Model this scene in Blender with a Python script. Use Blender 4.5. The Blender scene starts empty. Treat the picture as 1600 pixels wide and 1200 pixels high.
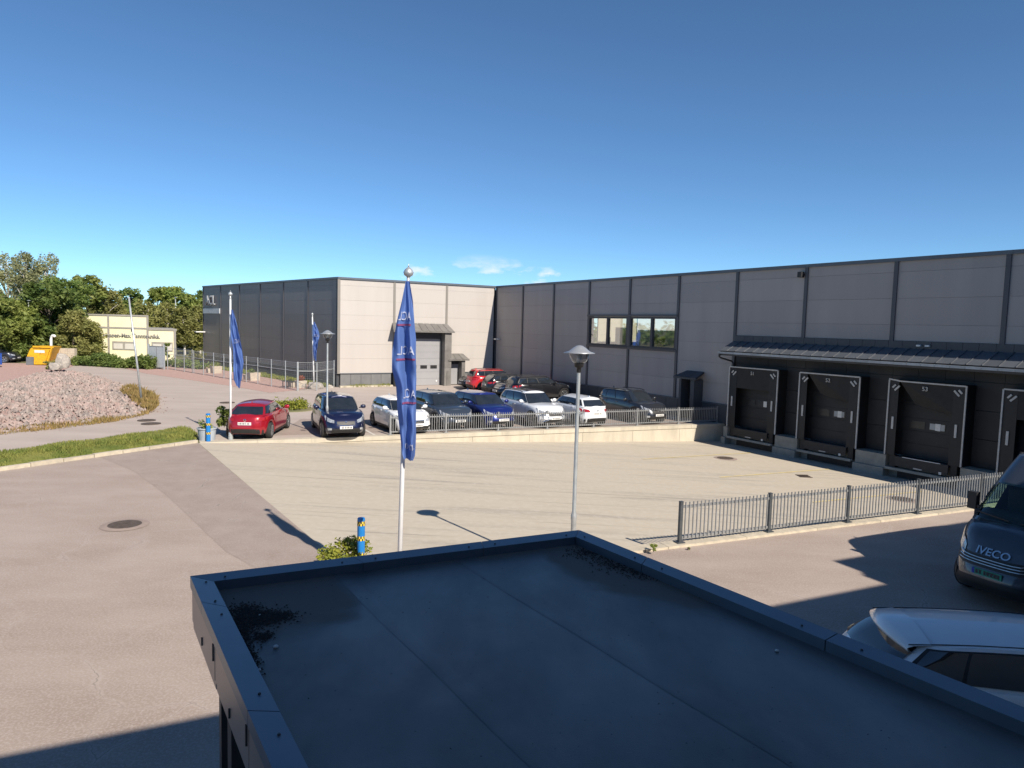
import bpy, bmesh, math, random
from mathutils import Vector, Matrix
random.seed(7)
R = math.radians
scene = bpy.context.scene
col = scene.collection

# ------------------------------------------------------------------ camera, sky, sun, exposure
FPX, PITCH, ROLL, CAMH = 1112.84, .0821131, .0264775, 4.9
cd = bpy.data.cameras.new('camera'); cam = bpy.data.objects.new('camera', cd); col.objects.link(cam)
cd.sensor_width = 36.0; cd.lens = FPX * 36.0 / 1600.0; cd.clip_start = .05; cd.clip_end = 6000
_F = Vector((0, math.cos(PITCH), -math.sin(PITCH))); _U = Vector((0, math.sin(PITCH), math.cos(PITCH))); _R = Vector((1, 0, 0))
CR = _R * math.cos(ROLL) + _U * math.sin(ROLL); CU = -_R * math.sin(ROLL) + _U * math.cos(ROLL); CF = _F
CAM = Vector((0, 0, CAMH))
m3 = Matrix((CR, CU, -CF)).transposed()
cam.matrix_world = Matrix.Translation(CAM) @ m3.to_4x4()
scene.camera = cam
SUN_EL = R(38.3); SX, SY = .605, -.796                      # horizontal direction towards the sun
SUNDIR = Vector((SX * math.cos(SUN_EL), SY * math.cos(SUN_EL), math.sin(SUN_EL))).normalized()
sd = bpy.data.lights.new('sun', 'SUN'); sd.energy = 4.6; sd.angle = R(.53); sd.color = (1, .905, .78)
so = bpy.data.objects.new('sun', sd); col.objects.link(so); so.rotation_euler = SUNDIR.to_track_quat('Z', 'Y').to_euler(); so.location = (20, -30, 40)
wd = bpy.data.worlds.new('World'); scene.world = wd; wd.use_nodes = True
nt = wd.node_tree; nt.nodes.clear()
CLX, CLY = 0.26, 4.33
sky = nt.nodes.new('ShaderNodeTexSky'); sky.sky_type = 'NISHITA'; sky.sun_disc = False
sky.sun_elevation = SUN_EL; sky.sun_rotation = math.atan2(SX, SY); sky.altitude = 50; sky.air_density = .62; sky.dust_density = .0; sky.ozone_density = 6.5
# thin fair-weather cloud low over the horizon, all round
tc = nt.nodes.new('ShaderNodeTexCoord'); sep = nt.nodes.new('ShaderNodeSeparateXYZ'); nt.links.new(tc.outputs['Generated'], sep.inputs[0])
mp = nt.nodes.new('ShaderNodeMapping'); mp.inputs['Scale'].default_value = (1, 1, 2.6); mp.inputs['Location'].default_value = (CLX, CLY, .3); nt.links.new(tc.outputs['Generated'], mp.inputs[0])
ns = nt.nodes.new('ShaderNodeTexNoise'); ns.inputs['Scale'].default_value = 7.0; ns.inputs['Detail'].default_value = 7; ns.inputs['Roughness'].default_value = .58; nt.links.new(mp.outputs[0], ns.inputs['Vector'])
r1 = nt.nodes.new('ShaderNodeValToRGB'); r1.color_ramp.elements[0].position = .60; r1.color_ramp.elements[1].position = .68; nt.links.new(ns.outputs[0], r1.inputs[0])
r2 = nt.nodes.new('ShaderNodeValToRGB'); e = r2.color_ramp.elements; e[0].position = .015; e[0].color = (0, 0, 0, 1); e[1].position = .04; e[1].color = (1, 1, 1, 1)
e3 = e.new(.072); e3.color = (.9, .9, .9, 1); e4 = e.new(.096); e4.color = (0, 0, 0, 1); nt.links.new(sep.outputs[2], r2.inputs[0])
mm = nt.nodes.new('ShaderNodeMath'); mm.operation = 'MULTIPLY'; nt.links.new(r1.outputs[0], mm.inputs[0]); nt.links.new(r2.outputs[0], mm.inputs[1])
mx = nt.nodes.new('ShaderNodeMixRGB'); nt.links.new(mm.outputs[0], mx.inputs[0]); tint = nt.nodes.new('ShaderNodeMixRGB'); tint.blend_type = 'MULTIPLY'; tint.inputs[0].default_value = 1; tint.inputs[2].default_value = (.91, 1.045, 1.0, 1); nt.links.new(sky.outputs[0], tint.inputs[1]); nt.links.new(tint.outputs[0], mx.inputs[1]); mx.inputs[2].default_value = (7.2, 7.4, 7.9, 1)
bg = nt.nodes.new('ShaderNodeBackground'); bg.inputs[1].default_value = .086; nt.links.new(mx.outputs[0], bg.inputs[0])
wo = nt.nodes.new('ShaderNodeOutputWorld'); nt.links.new(bg.outputs[0], wo.inputs[0])
vs = scene.view_settings; vs.view_transform = 'Standard'; vs.look = 'None'; vs.exposure = .70; vs.gamma = 1; vs.use_curve_mapping = False

# ------------------------------------------------------------------ measuring helpers (photo point -> place)
def ray(x, y): return CR * ((x - 800) / FPX) + CU * ((600 - y) / FPX) + CF
def G(x, y, z=0.0):
    r = ray(x, y); return CAM + r * ((z - CAMH) / r.z)
def D(x, y, Y):
    r = ray(x, y); return CAM + r * (Y / r.y)
def PL(x, y, p0, n):
    r = ray(x, y); return CAM + r * (((p0 - CAM).dot(n)) / r.dot(n))
def az(a): a = R(a); return Vector((math.sin(a), math.cos(a), 0))
def lerp(a, b, t): return a + (b - a) * t
def ipol(pts, x):
    if x <= pts[0][0]: return pts[0][1]
    for (x0, y0), (x1, y1) in zip(pts, pts[1:]):
        if x <= x1: return y0 + (y1 - y0) * (x - x0) / (x1 - x0)
    return pts[-1][1]
UP = Vector((0, 0, 1))

# ------------------------------------------------------------------ materials
M = {}
def mat(name, c, rough=.6, metal=0.0, c2=None, scale=4.0, amt=1.0, bump=0.0, bscale=60.0, coat=0.0, spec=.5, detail=6.0, rand=0.0, coord='pos', lo=.35, hi=.65, rough2=None, trans=0.0, stretch=None, c3=None, s3=40.0, a3=.5, crack=None, streak=None):
    m = bpy.data.materials.new(name); m.use_nodes = True; M[name] = m
    n = m.node_tree.nodes; l = m.node_tree.links; p = n['Principled BSDF']
    p.inputs['Base Color'].default_value = (*c, 1); p.inputs['Roughness'].default_value = rough; p.inputs['Metallic'].default_value = metal
    p.inputs['Specular IOR Level'].default_value = spec; p.inputs['Coat Weight'].default_value = coat; p.inputs['Coat Roughness'].default_value = .04
    if coord == 'pos': g = n.new('ShaderNodeNewGeometry').outputs['Position']
    else: g = n.new('ShaderNodeTexCoord').outputs['Object']
    if stretch:
        mpn = n.new('ShaderNodeMapping'); mpn.inputs['Rotation'].default_value = (0, 0, stretch[0]); mpn.inputs['Scale'].default_value = stretch[1]; l.new(g, mpn.inputs[0]); gs = mpn.outputs[0]
    else: gs = g
    out = None
    if c2:
        t = n.new('ShaderNodeTexNoise'); t.inputs['Scale'].default_value = scale; t.inputs['Detail'].default_value = detail; t.inputs['Roughness'].default_value = .6; l.new(gs, t.inputs['Vector'])
        r = n.new('ShaderNodeValToRGB'); r.color_ramp.elements[0].position = lo; r.color_ramp.elements[1].position = hi
        r.color_ramp.elements[0].color = (*c, 1); r.color_ramp.elements[1].color = (*c2, 1); l.new(t.outputs[0], r.inputs[0]); out = r.outputs[0]
        if rough2 is not None:
            rr = n.new('ShaderNodeMapRange'); rr.inputs['From Min'].default_value = lo; rr.inputs['From Max'].default_value = hi; rr.inputs['To Min'].default_value = rough; rr.inputs['To Max'].default_value = rough2
            l.new(t.outputs[0], rr.inputs[0]); l.new(rr.outputs[0], p.inputs['Roughness'])
    if c3:
        t3 = n.new('ShaderNodeTexNoise'); t3.inputs['Scale'].default_value = s3; t3.inputs['Detail'].default_value = 3; l.new(g, t3.inputs['Vector'])
        r3 = n.new('ShaderNodeValToRGB'); r3.color_ramp.elements[0].position = .45; r3.color_ramp.elements[1].position = .7; r3.color_ramp.elements[0].color = (0, 0, 0, 1); r3.color_ramp.elements[1].color = (a3, a3, a3, 1); l.new(t3.outputs[0], r3.inputs[0])
        x3 = n.new('ShaderNodeMixRGB'); l.new(r3.outputs[0], x3.inputs[0]); x3.inputs[2].default_value = (*c3, 1)
        if out: l.new(out, x3.inputs[1])
        else: x3.inputs[1].default_value = (*c, 1)
        out = x3.outputs[0]
    if streak:      # rubbed-in tyre marks: long thin patches of worn colour
        ms_ = n.new('ShaderNodeMapping'); ms_.inputs['Rotation'].default_value = (0, 0, streak[0]); ms_.inputs['Scale'].default_value = streak[1]; l.new(g, ms_.inputs[0])
        t4 = n.new('ShaderNodeTexNoise'); t4.inputs['Scale'].default_value = 1.3; t4.inputs['Detail'].default_value = 5; t4.inputs['Distortion'].default_value = .6; l.new(ms_.outputs[0], t4.inputs['Vector'])
        r4 = n.new('ShaderNodeValToRGB'); r4.color_ramp.elements[0].position = .60; r4.color_ramp.elements[1].position = .74; r4.color_ramp.elements[0].color = (0, 0, 0, 1); r4.color_ramp.elements[1].color = (.75, .75, .75, 1); l.new(t4.outputs[0], r4.inputs[0])
        x4 = n.new('ShaderNodeMixRGB'); l.new(r4.outputs[0], x4.inputs[0]); l.new(out, x4.inputs[1]); x4.inputs[2].default_value = (*streak[2], 1); out = x4.outputs[0]
    if crack:       # filled seams and hairline cracks, broken up by noise
        dn_ = n.new('ShaderNodeTexNoise'); dn_.inputs['Scale'].default_value = 1.1; dn_.inputs['Detail'].default_value = 5; l.new(g, dn_.inputs['Vector'])
        va = n.new('ShaderNodeVectorMath'); va.operation = 'MULTIPLY_ADD'; l.new(dn_.outputs['Color'], va.inputs[0]); va.inputs[1].default_value = (.9, .9, 0); l.new(g, va.inputs[2])
        vo = n.new('ShaderNodeTexVoronoi'); vo.feature = 'DISTANCE_TO_EDGE'; vo.inputs['Scale'].default_value = crack[0]; l.new(va.outputs[0], vo.inputs['Vector'])
        mk = n.new('ShaderNodeTexNoise'); mk.inputs['Scale'].default_value = .35; mk.inputs['Detail'].default_value = 3; l.new(g, mk.inputs['Vector'])
        for wd_, cc_, a0_, a1_, st_ in ((.030, crack[2], .44, .60, .55), (.006, crack[1], .50, .62, .8)):
            c1_ = n.new('ShaderNodeMapRange'); c1_.inputs['From Max'].default_value = wd_ * crack[0] * 2; c1_.inputs['To Min'].default_value = st_; c1_.inputs['To Max'].default_value = 0; l.new(vo.outputs[0], c1_.inputs[0])
            c2_ = n.new('ShaderNodeMapRange'); c2_.inputs['From Min'].default_value = a0_; c2_.inputs['From Max'].default_value = a1_; l.new(mk.outputs[0], c2_.inputs[0])
            mu = n.new('ShaderNodeMath'); mu.operation = 'MULTIPLY'; l.new(c1_.outputs[0], mu.inputs[0]); l.new(c2_.outputs[0], mu.inputs[1])
            xc = n.new('ShaderNodeMixRGB'); l.new(mu.outputs[0], xc.inputs[0]); l.new(out, xc.inputs[1]); xc.inputs[2].default_value = (*cc_, 1); out = xc.outputs[0]
    if rand:
        oi = n.new('ShaderNodeObjectInfo'); hs = n.new('ShaderNodeHueSaturation'); mr = n.new('ShaderNodeMapRange'); mr.inputs['To Min'].default_value = 1 - rand; mr.inputs['To Max'].default_value = 1 + rand
        l.new(oi.outputs['Random'], mr.inputs[0]); l.new(mr.outputs[0], hs.inputs['Value'])
        if out: l.new(out, hs.inputs['Color'])
        else: hs.inputs['Color'].default_value = (*c, 1)
        out = hs.outputs[0]
    if out: l.new(out, p.inputs['Base Color'])
    if bump:
        tb = n.new('ShaderNodeTexNoise'); tb.inputs['Scale'].default_value = bscale; tb.inputs['Detail'].default_value = 4; l.new(g, tb.inputs['Vector'])
        b = n.new('ShaderNodeBump'); b.inputs['Strength'].default_value = bump; b.inputs['Distance'].default_value = .02; l.new(tb.outputs[0], b.inputs['Height']); l.new(b.outputs[0], p.inputs['Normal'])
    if trans:
        tr = n.new('ShaderNodeBsdfTranslucent'); ms = n.new('ShaderNodeMixShader'); ms.inputs[0].default_value = trans
        if out: l.new(out, tr.inputs[0])
        else: tr.inputs[0].default_value = (*c, 1)
        o = n['Material Output']; l.new(p.outputs[0], ms.inputs[1]); l.new(tr.outputs[0], ms.inputs[2]); l.new(ms.outputs[0], o.inputs[0])
    return m
def glass(name, tint, refl=.1):
    m = bpy.data.materials.new(name); m.use_nodes = True; M[name] = m
    n = m.node_tree.nodes; l = m.node_tree.links; n.remove(n['Principled BSDF'])
    t = n.new('ShaderNodeBsdfTransparent'); t.inputs[0].default_value = (*tint, 1); g = n.new('ShaderNodeBsdfGlossy'); g.inputs['Roughness'].default_value = .02; g.inputs[0].default_value = (.95, .97, 1, 1)
    f = n.new('ShaderNodeLayerWeight'); f.inputs[0].default_value = .5; pw = n.new('ShaderNodeMath'); pw.operation = 'POWER'; pw.inputs[1].default_value = 4.0; l.new(f.outputs['Facing'], pw.inputs[0]); r = n.new('ShaderNodeMapRange'); r.inputs['To Min'].default_value = refl; l.new(pw.outputs[0], r.inputs[0])
    ms = n.new('ShaderNodeMixShader'); l.new(r.outputs[0], ms.inputs[0]); l.new(t.outputs[0], ms.inputs[1]); l.new(g.outputs[0], ms.inputs[2]); l.new(ms.outputs[0], n['Material Output'].inputs[0])
    return m

mat('asphalt', (.288, .226, .190), .88, c2=(.352, .288, .248), scale=.7, bump=.4, bscale=90, c3=(.43, .37, .335), s3=30, a3=.65, stretch=(R(-26), (.55, 1.3, 1)), crack=(.42, (.14, .115, .10), (.42, .36, .32)))
mat('asphalt_patch', (.262, .207, .176), .88, c2=(.31, .253, .219), scale=1.3, bump=.3, bscale=90, c3=(.37, .32, .29), s3=30, a3=.6, crack=(.6, (.12, .10, .09), (.35, .305, .275)))
mat('road_asphalt', (.345, .290, .255), .9, c2=(.41, .35, .312), scale=.45, bump=.2, bscale=60, c3=(.47, .41, .37), s3=30, a3=.4, stretch=(R(20), (.5, 1.4, 1)))
mat('yard_concrete', (.438, .386, .308), .85, c2=(.29, .268, .235), scale=.62, lo=.52, hi=.80, bump=.12, bscale=40, stretch=(R(-24), (.20, 1.9, 1)), c3=(.50, .462, .40), s3=6, a3=.4, streak=(R(-30), (.10, 3.2, 1), (.20, .188, .168)))
mat('wall_concrete', (.475, .43, .345), .85, c2=(.36, .325, .26), scale=2.2, lo=.42, hi=.75, bump=.15, bscale=30, rand=.06, stretch=(0, (1, 1, .3)))
mat('dock_concrete', (.34, .33, .29), .85, c2=(.25, .25, .22), scale=3, bump=.15, bscale=30, rand=.05)
mat('kerb_concrete', (.50, .44, .34), .9, c2=(.38, .34, .27), scale=5, bump=.2, bscale=50, rand=.06)
mat('soil', (.10, .11, .045), .95, c2=(.17, .15, .08), scale=.35)
mat('red_gravel', (.34, .215, .185), .95, c2=(.42, .28, .245), scale=3.5, bump=.5, bscale=50, c3=(.50, .37, .33), s3=26, a3=.5)
mat('rock', (.315, .228, .203), .9, c2=(.185, .165, .152), scale=1.3, lo=.36, hi=.64, c3=(.42, .345, .31), s3=5, a3=.75, detail=6)
mat('boulder', (.42, .38, .33), .9, c2=(.26, .24, .22), scale=5, bump=.4, bscale=18)
mat('grass', (.13, .17, .03), .8, c2=(.27, .27, .065), scale=1.6, trans=.25, detail=3)
mat('dry_grass', (.30, .20, .08), .85, c2=(.22, .17, .05), scale=2, trans=.2)
mat('panel_grey', (.295, .272, .262), .42, c2=(.332, .307, .296), scale=1.1, rand=.05, spec=.45, stretch=(0, (1, 1, .12)), lo=.3, hi=.7, bump=.06, bscale=1.4)
mat('panel_dark', (.150, .144, .147), .40, c2=(.175, .168, .170), scale=1.1, rand=.06, spec=.4, stretch=(0, (1, 1, .12)), lo=.3, hi=.7, bump=.06, bscale=1.4)
mat('panel_beige', (.395, .366, .340), .55, c2=(.428, .398, .37), scale=1.0, rand=.02, stretch=(0, (1, 1, .12)), lo=.3, hi=.7, bump=.05, bscale=1.2)
mat('strip_dark', (.062, .062, .072), .4, rand=.05)
mat('strip_brown', (.20, .185, .165), .5)
mat('coping', (.085, .10, .12), .4, c2=(.10, .115, .135), scale=2)
mat('plinth_dark', (.045, .052, .062), .5, c2=(.055, .062, .072), scale=2, rand=.06)
mat('plinth_grey', (.125, .125, .13), .55, c2=(.15, .15, .15), scale=2, rand=.05)
mat('dock_wall', (.015, .0155, .018), .6, c2=(.021, .0215, .024), scale=2, rand=.1)
mat('dock_rubber', (.009, .0095, .011), .6, c2=(.014, .0145, .016), scale=6, rand=.1)
mat('dock_fabric', (.017, .017, .018), .8, c2=(.024, .0235, .023), scale=3)
mat('white_paint', (.72, .72, .70), .5, c2=(.62, .62, .60), scale=8)
mat('marker_grey', (.50, .50, .49), .55, c2=(.40, .40, .39), scale=8)
mat('roof_sheet', (.085, .094, .108), .45, metal=.15, c2=(.10, .11, .125), scale=3, rand=.12)
mat('gutter_metal', (.36, .38, .40), .45, metal=.3, c2=(.30, .32, .34), scale=4, rand=.12)
mat('porch_metal', (.19, .18, .17), .5, metal=.2, c2=(.15, .142, .132), scale=3, rand=.1)
mat('door_grey', (.26, .26, .27), .5, c2=(.28, .28, .29), scale=1, rand=.02)
mat('dark_metal', (.035, .037, .042), .5, c2=(.05, .05, .055), scale=5)
mat('black_plastic', (.014, .014, .016), .55, c2=(.022, .022, .023), scale=8)
mat('fence_steel', (.26, .27, .28), .42, metal=.4, c2=(.31, .32, .33), scale=7, rand=.05)
mat('fence_post_dark', (.07, .08, .09), .45, metal=.4, c2=(.10, .11, .12), scale=7)
mat('galvanised', (.42, .45, .46), .42, metal=.55, c2=(.52, .55, .56), scale=9)
mat('pole_white', (.78, .80, .82), .35, c2=(.70, .72, .74), scale=3)
mat('lamp_hat', (.36, .38, .40), .35, metal=.5, c2=(.44, .46, .48), scale=6)
mat('flag_blue', (.105, .195, .50), .65, c2=(.125, .225, .55), scale=3, trans=.45, coord='obj')
mat('flag_white', (.62, .66, .78), .7, trans=.4, c2=(.56, .60, .74), scale=5)
mat('flag_red', (.32, .09, .20), .7, trans=.4, c2=(.28, .08, .18), scale=5)
mat('bollard_blue', (.01, .16, .46), .35, c2=(.015, .19, .52), scale=4)
mat('check_yellow', (.75, .55, .05), .5, c2=(.65, .47, .05), scale=9)
mat('check_dark', (.03, .03, .035), .5, c2=(.045, .045, .05), scale=9)
mat('pot_grey', (.38, .42, .46), .6, c2=(.33, .37, .41), scale=3)
mat('leaf_green', (.16, .225, .05), .6, c2=(.34, .38, .10), scale=.9, trans=.48, rand=.18, detail=3)
mat('leaf_dark', (.085, .145, .032), .6, c2=(.21, .265, .065), scale=.8, trans=.45, rand=.18, detail=3)
mat('leaf_olive', (.20, .215, .06), .65, c2=(.34, .33, .11), scale=.8, trans=.45, rand=.15, detail=3)
mat('leaf_birch', (.24, .265, .12), .65, c2=(.38, .385, .20), scale=1.2, trans=.45, rand=.1, detail=3)
mat('leaf_yellow', (.28, .27, .03), .65, c2=(.17, .22, .03), scale=6, trans=.3, detail=3)
mat('leaf_red', (.22, .05, .03), .65, c2=(.30, .09, .04), scale=6, trans=.3)
mat('bark', (.075, .06, .045), .9, c2=(.12, .10, .08), scale=6, bump=.4, bscale=25)
mat('bark_birch', (.55, .52, .47), .8, c2=(.20, .18, .16), scale=4, lo=.5, hi=.62, stretch=(0, (1, 1, 3)))
mat('cream', (.86, .81, .56), .7, c2=(.80, .755, .52), scale=1.2, rand=.02)
mat('cream_trim', (.36, .34, .30), .6, c2=(.31, .29, .26), scale=3)
mat('blind', (.66, .64, .58), .6, c2=(.55, .53, .48), scale=30, stretch=(0, (1, 1, .02)))
mat('sign_text', (.30, .29, .27), .6, c2=(.26, .25, .23), scale=5)
mat('sign_silver', (.62, .64, .66), .4, metal=.3, c2=(.52, .54, .56), scale=5)
mat('skip_yellow', (.72, .40, .01), .55, c2=(.60, .31, .01), scale=2.2, lo=.45, hi=.75, c3=(.22, .12, .04), s3=9, a3=.6)
mat('skip_grey', (.16, .17, .19), .6, c2=(.12, .13, .14), scale=4)
mat('planter_concrete', (.48, .42, .33), .9, c2=(.38, .33, .27), scale=4, bump=.25, bscale=25)
mat('iron', (.085, .065, .052), .7, metal=.3, c2=(.13, .10, .08), scale=8, bump=.4, bscale=40)
mat('iron_frame', (.30, .235, .20), .85, c2=(.25, .20, .175), scale=6)
mat('yellow_line', (.62, .50, .20), .8, c2=(.52, .46, .33), scale=3, lo=.4, hi=.7)
mat('white_line', (.62, .60, .55), .8, c2=(.45, .42, .38), scale=5)
mat('tyre', (.018, .018, .019), .85, c2=(.028, .027, .026), scale=14)
mat('rim', (.50, .52, .54), .28, metal=.85, c2=(.42, .44, .46), scale=9)
mat('rim_dark', (.10, .10, .11), .35, metal=.7, c2=(.14, .14, .15), scale=9)
mat('chrome', (.75, .77, .8), .12, metal=1.0, c2=(.68, .7, .73), scale=5)
mat('car_glass', (.012, .016, .02), .03, spec=.9, coat=.6, c2=(.02, .024, .03), scale=2.5)
mat('headlight', (.55, .58, .62), .12, metal=.4, coat=1, c2=(.30, .32, .35), scale=14)
mat('taillight', (.36, .012, .012), .15, coat=1, c2=(.25, .01, .01), scale=14)
mat('amber', (.55, .17, .01), .2, coat=1, c2=(.45, .13, .01), scale=9)
mat('plate_white', (.78, .78, .76), .5, c2=(.72, .72, .70), scale=9)
mat('plate_green', (.02, .30, .20), .5, c2=(.02, .26, .17), scale=9)
mat('plate_blue', (.02, .05, .40), .5, c2=(.02, .05, .34), scale=9)
def paint(name, c, metal=.35, rough=.28): return mat(name, c, rough, metal, c2=tuple(v * .93 for v in c), scale=1.2, coat=1.0)
paint('paint_red', (.36, .010, .022)); paint('paint_red_bright', (.50, .015, .02), .1); paint('paint_navy', (.010, .014, .05)); paint('paint_white', (.78, .79, .80), 0.0, .3)
paint('paint_bluegrey', (.045, .06, .085)); paint('paint_blue', (.012, .022, .15)); paint('paint_silverwhite', (.70, .73, .77), .1, .3); paint('paint_charcoal', (.025, .028, .035)); paint('paint_black', (.010, .010, .012), .2)
paint('paint_van', (.050, .062, .082), .3, .35); paint('paint_darkblue', (.02, .022, .035))
mat('felt', (.058, .058, .059), .52, c2=(.098, .097, .096), scale=.9, lo=.36, hi=.74, bump=.16, bscale=160, rough2=.25, spec=.9, c3=(.145, .138, .13), s3=3.2, a3=.4, stretch=(R(31), (1.6, .5, 1)))
mat('seat_cloth', (.03, .03, .033), .9, c2=(.04, .04, .043), scale=9)
mat('felt_dirt', (.034, .028, .025), .72, c2=(.050, .042, .036), scale=5, bump=.3, bscale=70, spec=.3)
mat('moss', (.028, .022, .020), .95, c2=(.055, .045, .038), scale=30)
mat('flashing', (.13, .165, .205), .36, metal=.5, c2=(.15, .185, .225), scale=3)
mat('fascia', (.30, .24, .205), .34, metal=.25, c2=(.33, .265, .23), scale=2)
mat('pebble', (.60, .60, .58), .7, c2=(.5, .5, .48), scale=20)
mat('render_wall', (.42, .41, .39), .85, c2=(.38, .37, .35), scale=2)
mat('room_white', (.42, .42, .43), .8, c2=(.38, .38, .39), scale=2)
mat('room_yellow', (.40, .38, .30), .8, c2=(.36, .34, .27), scale=2)
mat('room_floor', (.35, .28, .20), .6, c2=(.30, .24, .17), scale=2)
mat('picture_black', (.03, .03, .035), .4, c2=(.25, .25, .25), scale=9, lo=.55, hi=.6)
mat('box_orange', (.50, .17, .03), .6, c2=(.42, .14, .03), scale=4)
mat('screen', (.02, .02, .022), .3, c2=(.03, .03, .03), scale=3)
mat('blue_tarp', (.02, .10, .45), .5, c2=(.02, .07, .34), scale=4)
glass('window_glass', (.86, .90, .88), .34); glass('lamp_glass', (.80, .80, .78), .08); glass('cab_glass', (.55, .70, .62), .06)

# ------------------------------------------------------------------ mesh builder
class MB:
    def __init__(s): s.v = []; s.f = []; s.m = []; s.cur = 0
    def add(s, vs, fs):
        o = len(s.v); s.v += [tuple(p) for p in vs]
        for f in fs: s.f.append(tuple(o + i for i in f)); s.m.append(s.cur)
        return s
    def hexa(s, p):   # 8 points: bottom 0-3 ccw, top 4-7
        return s.add(p, [(3, 2, 1, 0), (4, 5, 6, 7), (0, 1, 5, 4), (1, 2, 6, 5), (2, 3, 7, 6), (3, 0, 4, 7)])
    def box(s, c, sz, ax=None):
        c = Vector(c); X, Y, Z = ax if ax else (Vector((1, 0, 0)), Vector((0, 1, 0)), UP)
        x = X * (sz[0] / 2); y = Y * (sz[1] / 2); z = Z * (sz[2] / 2)
        return s.hexa([c - x - y - z, c + x - y - z, c + x + y - z, c - x + y - z, c - x - y + z, c + x - y + z, c + x + y + z, c - x + y + z])
    def prism(s, poly, z0, z1):
        n = len(poly); vs = [Vector((p[0], p[1], z0)) for p in poly] + [Vector((p[0], p[1], z1)) for p in poly]
        return s.add(vs, [tuple(range(n - 1, -1, -1)), tuple(range(n, 2 * n))] + [(i, (i + 1) % n, n + (i + 1) % n, n + i) for i in range(n)])
    def bar(s, a, b, w, h, up=UP):
        a = Vector(a); b = Vector(b); d = (b - a); L = d.length; d.normalize(); side = d.cross(up)
        if side.length < 1e-4: side = Vector((1, 0, 0))
        side.normalize(); u2 = side.cross(d); return s.box((a + b) / 2, (L, w, h), (d, side, u2))
    def tube(s, path, rad, n=8, cap=True):
        path = [Vector(p) for p in path]; rad = rad if isinstance(rad, (list, tuple)) else [rad] * len(path); rings = []
        ref = Vector((.31, .17, .93))
        for i, p in enumerate(path):
            d = (path[min(i + 1, len(path) - 1)] - path[max(i - 1, 0)]).normalized(); a = d.cross(ref)
            if a.length < .05: a = d.cross(Vector((1, 0, 0)))
            a.normalize(); b = d.cross(a)
            rings.append([p + (a * math.cos(k * 2 * math.pi / n) + b * math.sin(k * 2 * math.pi / n)) * rad[i] for k in range(n)])
        vs = [q for r in rings for q in r]; fs = []
        for i in range(len(path) - 1):
            for k in range(n): fs.append((i * n + k, i * n + (k + 1) % n, (i + 1) * n + (k + 1) % n, (i + 1) * n + k))
        if cap: fs += [tuple(range(n - 1, -1, -1)), tuple(range((len(path) - 1) * n, len(path) * n))]
        return s.add(vs, fs)
    def lathe(s, prof, n=16, c=(0, 0, 0), axis='z'):
        c = Vector(c); vs = []; fs = []
        for r, z in prof:
            for k in range(n):
                a = k * 2 * math.pi / n
                vs.append(c + (Vector((r * math.cos(a), r * math.sin(a), z)) if axis == 'z' else Vector((r * math.cos(a), z, r * math.sin(a)))))
        for i in range(len(prof) - 1):
            for k in range(n): fs.append((i * n + k, i * n + (k + 1) % n, (i + 1) * n + (k + 1) % n, (i + 1) * n + k))
        return s.add(vs, fs)
    def grid(s, rows):
        nu = len(rows[0]); vs = [p for r in rows for p in r]; fs = []
        for j in range(len(rows) - 1):
            for i in range(nu - 1): fs.append((j * nu + i, j * nu + i + 1, (j + 1) * nu + i + 1, (j + 1) * nu + i))
        return s.add(vs, fs)
    def mesh(s, name, mats, smooth=False):
        me = bpy.data.meshes.new(name); me.from_pydata(s.v, [], s.f)
        for m_ in (mats if isinstance(mats, (list, tuple)) else [mats]): me.materials.append(M[m_])
        if any(s.m): me.polygons.foreach_set('material_index', s.m)
        if smooth: me.polygons.foreach_set('use_smooth', [True] * len(me.polygons))
        me.update(); return me
    def build(s, name, mats, parent=None, smooth=False, local=False):
        return link(name, s.mesh(name, mats, smooth), parent, local=local)
def world(o):
    w = o.matrix_basis.copy()
    if o.parent: w = world(o.parent) @ o.matrix_parent_inverse @ w
    return w
def link(name, me, parent=None, loc=None, rz=0.0, local=False):
    o = bpy.data.objects.new(name, me); col.objects.link(o)
    if loc is not None: o.location = loc
    if rz: o.rotation_euler = (0, 0, rz)
    if parent:
        o.parent = parent
        if not local: o.matrix_parent_inverse = world(parent).inverted()
    return o
def tag(o, label=None, cat=None, group=None, kind=None):
    if label: o['label'] = label
    if cat: o['category'] = cat
    if group: o['group'] = group
    if kind: o['kind'] = kind
    return o
def empty(name, loc, label, cat, group=None, rz=0.0):
    o = bpy.data.objects.new(name, None); col.objects.link(o); o.location = loc; o.rotation_euler = (0, 0, rz); o.empty_display_size = .3
    return tag(o, label, cat, group)
def text_mesh(body, size, name, bold=.016):
    c = bpy.data.curves.new(name, 'FONT'); c.body = body; c.size = size; c.align_x = 'CENTER'; c.align_y = 'CENTER'; c.resolution_u = 3; c.extrude = 0; c.offset = bold * size
    o = bpy.data.objects.new(name, c); me = bpy.data.meshes.new_from_object(o); bpy.data.objects.remove(o); return me
def text_on(body, size, name, material, origin, xdir, parent, ydir=UP, thick=.02, bold=0.0):
    """raised letters on a plane"""
    me = text_mesh(body, size, name); xdir = xdir.normalized(); nrm = xdir.cross(ydir)
    bm = bmesh.new(); bm.from_mesh(me)
    for v in bm.verts: v.co = origin + xdir * v.co.x + ydir * v.co.y + nrm * thick
    r = bmesh.ops.extrude_face_region(bm, geom=bm.faces[:])
    for v in [q for q in r['geom'] if isinstance(q, bmesh.types.BMVert)]: v.co -= nrm * (thick - .002)
    me.materials.clear(); bm.to_mesh(me); bm.free(); me.materials.append(M[material]); return link(name, me, parent)
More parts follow.
